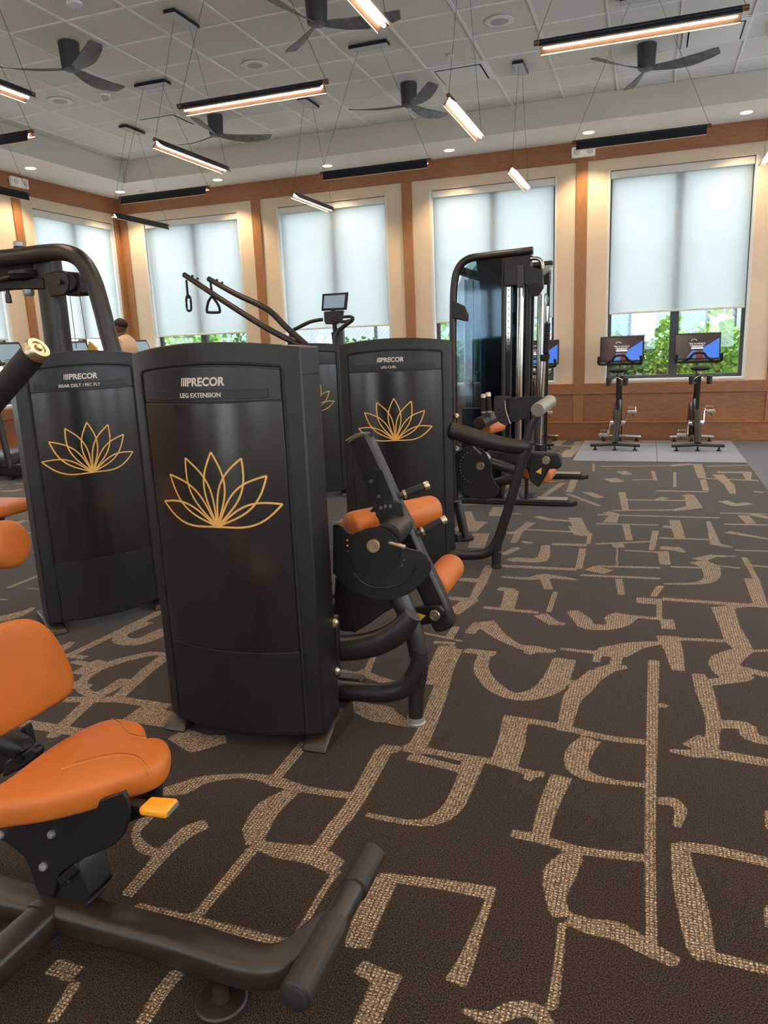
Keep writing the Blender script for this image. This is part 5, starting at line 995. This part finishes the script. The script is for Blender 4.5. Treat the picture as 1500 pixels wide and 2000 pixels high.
MB().tube([P(x, y, 7.4) for x, y in ((1066, 572), (1070, 585), (1066, 598), (1063, 585), (1066, 572))], .006, n=8).build('carabiner', 'silver', rp); MB().tube([P(1066, 598, 7.4), P(1068, 628, 7.4)], .006, n=8, sm=1).build('link', 'silver', rp)
MB().plate([P(x, y, 7.38) for x, y in ((1053, 693), (1074, 692), (1073, 700), (1068, 706), (1055, 706))], (0, .05, 0)).build('rope_stopper', 'black', rp, bevel=.008)
bb = MB().beam(P(948, 954, 6.9), P(1102, 940, 6.9), .02, .012).build('foot_bar', 'wood'); tag(bb, 'thin pale wooden stick lying on the carpet between the feet of the cable machine', 'stick')
bb.location.z = .012 if bb.location.z < .012 else bb.location.z
# ------------------------------------------------ exercise bikes
def bike():
    r = empty('exercise_bike', (0, 0, 0))            # rear bar at y = 0, front towards +y
    for y, w_, nm in ((0, .30, 'rear_foot_bar'), (.86, .27, 'front_foot_bar')):
        MB().tube([(-w_, y, .062), (-.02, y, .075), (.02, y, .075), (w_, y, .062)], .022, rv=.020, n=12, k=.7, sm=1).build(nm, 'chrome' if y else 'frame', r)
        for s in (-1, 0, 1): MB().lathe((s * w_ * .8, y, .0), (0, 0, 1), [(0, .026), (.012, .028), (.016, .012), (.05, .010)], 14).build('levelling_foot', 'rubber', r)
    MB().tube([(0, 0, .08), (0, .20, .30), (0, .36, .48), (0, .50, .56)], .040, rv=.045, n=14).build('main_beam', 'shell', r); MB().tube([(0, .02, .085), (0, .35, .16), (0, .84, .10)], .024, n=12).build('lower_beam', 'shell', r)
    MB().tube([(0, .84, .10), (0, .72, .42), (0, .60, .70), (0, .60, .86)], .026, rv=.032, n=14).build('fork', 'shell', r)
    MB().cyl((0, .33, .42), (0, .20, .90), .021, n=14).build('seat_tube', 'frame', r); MB().cyl((0, .24, .74), (0, .20, .93), .017, n=14).build('seat_post', 'chrome', r); MB().beam((0, .10, .93), (0, .30, .93), .03, .02).build('seat_slider', 'chrome', r)
    MB().pad((0, .16, .985), (1, 0, 0), (0, 1, 0), (0, 0, 1), .115, .10, .030, .7).build('saddle', 'rubber', r); MB().pad((0, .28, .985), (1, 0, 0), (0, 1, 0), (0, 0, 1), .030, .12, .020, .7).build('saddle_nose', 'rubber', r)
    for s in (-1, 1): MB().tube([(0, .12, .90), (s * .05, .08, .88), (s * .085, .07, .84)], .010, n=8).build('weight_cradle', 'chrome', r); MB().lathe((s * .10, .07, .80), (0, 0, 1), [(0, .03), (.10, .034)], 14).build('bottle_holder', 'frame', r)
    MB().lathe((-.02, .66, .30), (1, 0, 0), [(0, .20), (.004, .225), (.036, .225), (.04, .20)], 40).build('flywheel', 'chrome', r); MB().lathe((-.045, .62, .32), (-1, 0, 0), [(0, .23), (.02, .22), (.03, .12)], 36).build('belt_guard', 'shell', r)
    MB().cyl((-.09, .36, .30), (.09, .36, .30), .03, n=14).build('bottom_bracket', 'chrome', r)
    for s, a in ((-1, -2.2), (1, .95)):
        cy, cz = .36 + .17 * math.cos(a), .30 + .17 * math.sin(a); c = MB().beam((s * .09, .36, .30), (s * .10, cy, cz), .026, .014, (1, 0, 0)).build('crank_arm', 'chrome', r, bevel=.003)
        pb = MB().box(s * .17 - .055, s * .17 + .055, cy - .05, cy + .05, cz - .016, cz + .016).build('pedal', 'silver', r, bevel=.006)
        MB().tube([(s * .16 - .045, cy + .02, cz), (s * .16 - .045, cy + .09, cz + .05), (s * .16 + .045, cy + .09, cz + .05), (s * .16 + .045, cy + .02, cz)], .006, n=8, sm=1).build('toe_cage', 'chrome', pb)
        MB().tube([(s * .16, cy + .04, cz), (s * .19, cy - .01, cz - .06)], .005, n=6, sm=1).build('strap', 'rubber', pb)
    MB().cyl((0, .60, .84), (0, .56, 1.06), .020, n=14).build('handlebar_post', 'chrome', r); MB().lathe((.0, .58, .88), (1, 0, 0), [(0, .02), (.05, .022), (.07, .01)], 12).build('resistance_knob', 'black', r)
    MB().tube([(-.255, .40, 1.15), (-.262, .42, 1.08), (-.24, .46, 1.055), (-.12, .52, 1.05), (0, .54, 1.05), (.12, .52, 1.05), (.24, .46, 1.055), (.262, .42, 1.08), (.255, .40, 1.15)], .018, n=12).build('handlebar', 'rubber', r)
    MB().tube([(-.18, .50, 1.06), (-.10, .46, 1.10), (-.05, .44, 1.155), (.05, .44, 1.155), (.10, .46, 1.10), (.18, .50, 1.06)], .016, n=12).build('centre_bar', 'rubber', r)
    MB().tube([(0, .56, 1.02), (0, .68, 1.03), (0, .76, 1.10), (0, .755, 1.2)], .022, n=10).build('screen_arm', 'frame', r)
    n = Vector((0, -math.cos(.12), math.sin(.12))); u = Vector((0, math.sin(.12), math.cos(.12))); c = Vector((0, .70, 1.235)); X = Vector((1, 0, 0))
    rect = lambda hx, hz, off, cx=0, cz=0: [c + X * (cx + sx * hx) + u * (cz + sz * hz) + n * off for sx, sz in ((-1, -1), (1, -1), (1, 1), (-1, 1))]
    tv = MB().plate(rect(.275, .165, .0), -n * .025).build('touchscreen', 'black', r, bevel=.006)
    MB().add(rect(.258, .148, .0015), [(0, 1, 2, 3)]).build('display', 'scr_dark', tv)
    MB().add([c + X * x + u * z + n * .0022 for x, z in ((.06, -.148), (.258, -.148), (.258, .10), (.07, -.02))], [(0, 1, 2, 3)]).build('display_blue_shape', 'scr_blue', tv)
    MB().add([c + X * x + u * z + n * .0021 for x, z in ((-.13, -.148), (.06, -.148), (.07, -.06), (-.06, -.05))], [(0, 1, 2, 3)]).build('display_blue_shape', 'scr_blue2', tv)
    MB().add([c + X * x + u * z + n * .0023 for x, z in ((-.02, -.148), (.09, -.148), (.03, -.03), (-.005, -.07))], [(0, 1, 2, 3)]).build('display_rider', 'scr_red', tv)
    def tx(ox, oz): return lambda v: c + X * (v.x + ox) + u * (v.y + oz) + n * (.003 + v.z)
    text_mb('Step on and tap in', .026, tx(.0, .028), align='CENTER').build('display_lettering', 'scr_white', tv, ang=20)
    for k_ in range(2): MB().add(rect(.085 - .02 * k_, .0022, .003, 0, .010 - .012 * k_), [(0, 1, 2, 3)]).build('display_line', 'scr_white', tv)
    MB().add(rect(.070, .008, .003, 0, -.022), [(0, 1, 2, 3)]).build('display_button', 'scr_white', tv)
    MB().tube([c + X * (-.04 + .033 * math.cos(t_)) + u * (.066 + .026 * math.sin(t_)) + n * .003 for t_ in [PI * .05 + PI * .9 * i / 8 for i in range(9)]], .002, n=6).build('display_icon', 'scr_white', tv)
    return r
for nm, c_, e_ in (('scr_dark', (.03, .018, .020), .3), ('scr_blue', (.03, .10, .38), .5), ('scr_blue2', (.04, .11, .30), .4), ('scr_red', (.10, .02, .02), .4), ('scr_white', (.7, .7, .7), .35)):
    M[nm] = mat('display_' + nm, c_, .15, noise=.02, emit=c_, estr=e_)
B = bike(); zx = []
for i, (x, y, s, lb) in enumerate([(-.355, 9.80, 1, 'black exercise bike with a touchscreen on the left rubber mat'), (.61, 9.79, 1, 'black exercise bike with a touchscreen on the right rubber mat'), (-1.42, 9.9, 1, 'exercise bike half hidden behind the tall cable machine')]):
    o = B if i == 0 else tree(B)
    o.location = (x, y, .010 if i < 2 else 0); o.rotation_euler.z = (-.04, .03, 0)[i]; tag(o, lb, 'exercise bike', 'exercise bikes by the window')
# ------------------------------------------------ treadmills along the left wall
def treadmill():
    r = empty('treadmill', (0, 0, 0))                # console towards -x, runner comes from +x
    MB().box(-.15, 1.75, -.42, .42, .05, .20).build('deck', 'shell', r, bevel=.02); MB().box(.05, 1.72, -.28, .28, .201, .206).build('running_belt', 'rubber', r)
    MB().pad((-.18, 0, .20), (1, 0, 0), (0, 1, 0), (0, 0, 1), .26, .42, .14, .4).build('motor_cover', 'shell', r)
    for s in (-1, 1): MB().tube([(.05, s * .40, .15), (-.02, s * .40, .8), (-.06, s * .38, 1.20)], .03, rv=.045, n=12).build('upright', 'frame', r); MB().tube([(-.06, s * .38, 1.18), (.2, s * .38, 1.16), (.42, s * .38, 1.10)], .019, n=10).build('handrail', 'rubber', r); MB().lathe((0.4 * (s + 1) , s * .36, .0), (0, 0, 1), [(0, .04), (.05, .04)], 12).build('levelling_foot', 'rubber', r)
    MB().pad((-.04, 0, 1.24), (1, 0, .25), (0, 1, 0), (-.25, 0, 1), .13, .40, .05, .4).build('console_base', 'frame', r)
    n = Vector((.90, 0, .42)).normalized(); u = Vector((-.42, 0, .90)).normalized(); c = Vector((-.08, 0, 1.50)); X = Vector((0, 1, 0))
    rect = lambda hx, hz, off, cz=0: [c + X * (sx * hx) + u * (cz + sz * hz) + n * off for sx, sz in ((-1, -1), (1, -1), (1, 1), (-1, 1))]
    MB().plate(rect(.235, .155, .0, .02), -n * .03).build('console_screen_case', 'black', r, bevel=.01); MB().add(rect(.205, .118, .002, .022), [(0, 1, 2, 3)]).build('screen', 'screen', r); MB().plate(rect(.20, .06, .0, -.19), -n * .03).build('keypad', 'silver', r, bevel=.008)
    MB().beam(c - u * .12, c - u * .30, .12, .03).build('console_neck', 'frame', r); return r
TM = treadmill()
for i, (x, y, lb) in enumerate([(-7.35, 7.42, 'treadmill console showing left of the curved overhead frame'), (-7.35, 8.62, 'treadmill whose console shows between the two cables'), (-7.30, 9.95, 'treadmill whose tilted console shows in front of the corner upright')]):
    o = TM if i == 0 else tree(TM)
    o.location = (x, y, 0); tag(o, lb, 'treadmill', 'treadmills along the left wall')
# ------------------------------------------------ elliptical with curved moving handlebars
el = thing('elliptical_trainer', 'elliptical trainer with an upright console and curved handlebars behind the towers', 'elliptical trainer', (-3.4, 8.3, 0)); YE = 8.2; zt = crop(340, 350, 3)
MB().plate([P(*zt(x, y), YE) for x, y in ((868, 672), (1018, 662), (1008, 765), (862, 772))], (0, .03, 0)).build('console_screen_case', 'black', el, bevel=.006)
MB().add([P(*zt(x, y), YE - .003) for x, y in ((880, 684), (1003, 676), (995, 752), (875, 757))], [(0, 1, 2, 3)]).build('screen', 'screen', el)
MB().plate([P(*zt(x, y), YE) for x, y in ((875, 775), (990, 768), (980, 830), (950, 850), (885, 850), (878, 830))], (0, .05, 0)).build('keypad_panel', 'frame', el, bevel=.01)
MB().beam(P(*zt(925, 700), YE + .03), P(*zt(945, 900), YE + .05), .05, .03, (0, 1, 0)).build('console_mast', 'black', el, bevel=.008); p = P(*zt(945, 895), YE + .05); MB().tube([p, (p.x + .05, p.y, .9), (p.x + .1, p.y, .1)], .05, n=14).build('front_column', 'shell', el)
T(el, 'curved_handlebar', 'frame', [zt(x, y) for x, y in ((930, 822), (985, 835), (1040, 825), (1050, 815), (1030, 805), (985, 808))], 3, YE, n=10); T(el, 'curved_handlebar', 'frame', [zt(x, y) for x, y in ((1045, 825), (985, 870), (955, 900), (945, 960), (948, 1100))], 4, YE, n=10)
T(el, 'moving_arm', 'frame', [zt(x, y) for x, y in ((870, 822), (800, 835), (730, 868), (700, 885), (685, 910), (675, 960), (670, 1100))], 3.6, YE, n=10)
b = MB(); b.pad((p.x + .1, 8.35, .28), (1, 0, 0), (0, 1, 0), (0, 0, 1), .25, .45, .26, .5); b.build('drive_housing', 'shell', el); MB().box(p.x - .2, p.x + .4, 7.2, 8.8, .0, .06).build('base_frame', 'frame', el, bevel=.01)
for s in (-1, 1): MB().box(p.x + .1 + s * .17 - .06, p.x + .1 + s * .17 + .06, 7.35, 7.75, .28, .32).build('foot_plate', 'rubber', el, bevel=.01)
# ------------------------------------------------ the person walking on the middle treadmill
def person(loc, rot):
    q = thing('person', 'person in a cream shirt seen from behind past the curved machine frame', 'person', loc); xf = Matrix.Translation(Vector(loc)) @ Matrix.Rotation(rot, 4, 'Z')
    # faces -x; skeleton as a skinned surface
    J = {'pel': (0, 0, .95, .13), 'wa': (.0, 0, 1.08, .13), 'ch': (.02, 0, 1.28, .15), 'nk': (.0, 0, 1.46, .065), 'hd': (-.02, 0, 1.56, .075)}
    for s, n in ((-1, 'l'), (1, 'r')):
        J['sh' + n] = (.01, s * .17, 1.40, .065); J['el' + n] = (-.02, s * .25, 1.14, .045); J['wr' + n] = (-.22, s * .24, 1.06, .030); J['hn' + n] = (-.29, s * .235, 1.06, .036)
        J['hp' + n] = (0, s * .09, .90, .095); J['kn' + n] = (-.05 * s, s * .10, .50, .062); J['an' + n] = (.12 * s, s * .10, .09, .042); J['to' + n] = (.12 * s - .17, s * .10, .04, .040)
    E_ = [('pel', 'wa'), ('wa', 'ch'), ('ch', 'nk'), ('nk', 'hd')]
    for n in 'lr': E_ += [('ch', 'sh' + n), ('sh' + n, 'el' + n), ('el' + n, 'wr' + n), ('wr' + n, 'hn' + n), ('pel', 'hp' + n), ('hp' + n, 'kn' + n), ('kn' + n, 'an' + n), ('an' + n, 'to' + n)]
    ks = list(J); me = bpy.data.meshes.new('body'); me.from_pydata([Matrix.Rotation(rot, 3, 'Z') @ Vector(J[k_][:3]) for k_ in ks], [(ks.index(a), ks.index(b_)) for a, b_ in E_], [])
    o = bpy.data.objects.new('body', me); COL.objects.link(o); o.parent = q; o.modifiers.new('skin', 'SKIN')
    for i, k_ in enumerate(ks): me.skin_vertices[0].data[i].radius = (J[k_][3], J[k_][3] * (.75 if k_ in ('pel', 'wa', 'ch') else 1)); me.skin_vertices[0].data[i].use_root = k_ == 'pel'
    s_ = o.modifiers.new('sub', 'SUBSURF'); s_.levels = 2; s_.render_levels = 2; me.materials.append(M['skin']); o.modifiers['skin'].use_smooth_shade = True
    b = MB(xf); b.pad((-.02, 0, 1.60), (1, 0, 0), (0, 1, 0), (0, 0, 1), .095, .078, .115, .9); b.pad((-.115, 0, 1.585), (1, 0, 0), (0, 1, 0), (0, 0, 1), .018, .012, .018, .9); b.build('head', 'skin', q)
    for s in (-1, 1): MB(xf).pad((-.01, s * .08, 1.595), (1, 0, 0), (0, 1, 0), (0, 0, 1), .022, .01, .032, .9).build('ear', 'skin', q); MB(xf).pad((-.105, s * .032, 1.615), (1, 0, 0), (0, 1, 0), (0, 0, 1), .008, .014, .008, .9).build('eye', 'paper', q)
    MB(xf).pad((-.005, 0, 1.635), (1, 0, 0), (0, 1, 0), (0, 0, 1), .100, .083, .085, .9).build('hair', 'groove', q)
    b = MB(xf); b.tube([(0, 0, .88), (.0, 0, 1.0), (.02, 0, 1.18), (.03, 0, 1.33), (.02, 0, 1.42), (.0, 0, 1.475)], [.19, .185, .20, .215, .17, .075], rv=[.15, .15, .15, .15, .115, .075], up=(1, 0, 0), n=24)
    for s in (-1, 1): b.tube([(.01, s * .15, 1.40), (.01, s * .20, 1.34), (-.01, s * .24, 1.20)], [.085, .078, .068], n=16)
    b.build('shirt', 'shirt', q)
    b = MB(xf)
    for s in (-1, 1): b.tube([(0, s * .085, .96), (0, s * .09, .86), (-.05 * s, s * .10, .50), (.11 * s, s * .10, .13)], [.125, .115, .082, .06], n=16)
    b.build('trousers', 'trousers', q)
    for s in (-1, 1): MB(xf).pad((.12 * s - .06, s * .10, .055), (1, 0, 0), (0, 1, 0), (0, 0, 1), .14, .05, .05, .6).build('shoe', 'paper', q)
    for s in (-1, 1):
        for k_ in range(4): MB(xf).tube([(-.29, s * (.215 + .013 * k_), 1.065), (-.345, s * (.213 + .013 * k_), 1.06), (-.365, s * (.213 + .013 * k_), 1.03)], .008, n=8).build('finger', 'skin', q)
        MB(xf).tube([(-.25, s * .205, 1.06), (-.30, s * .185, 1.055), (-.33, s * .19, 1.045)], .009, n=8).build('thumb', 'skin', q)
    return q
person((-6.72, 8.66, .206), 0.12)
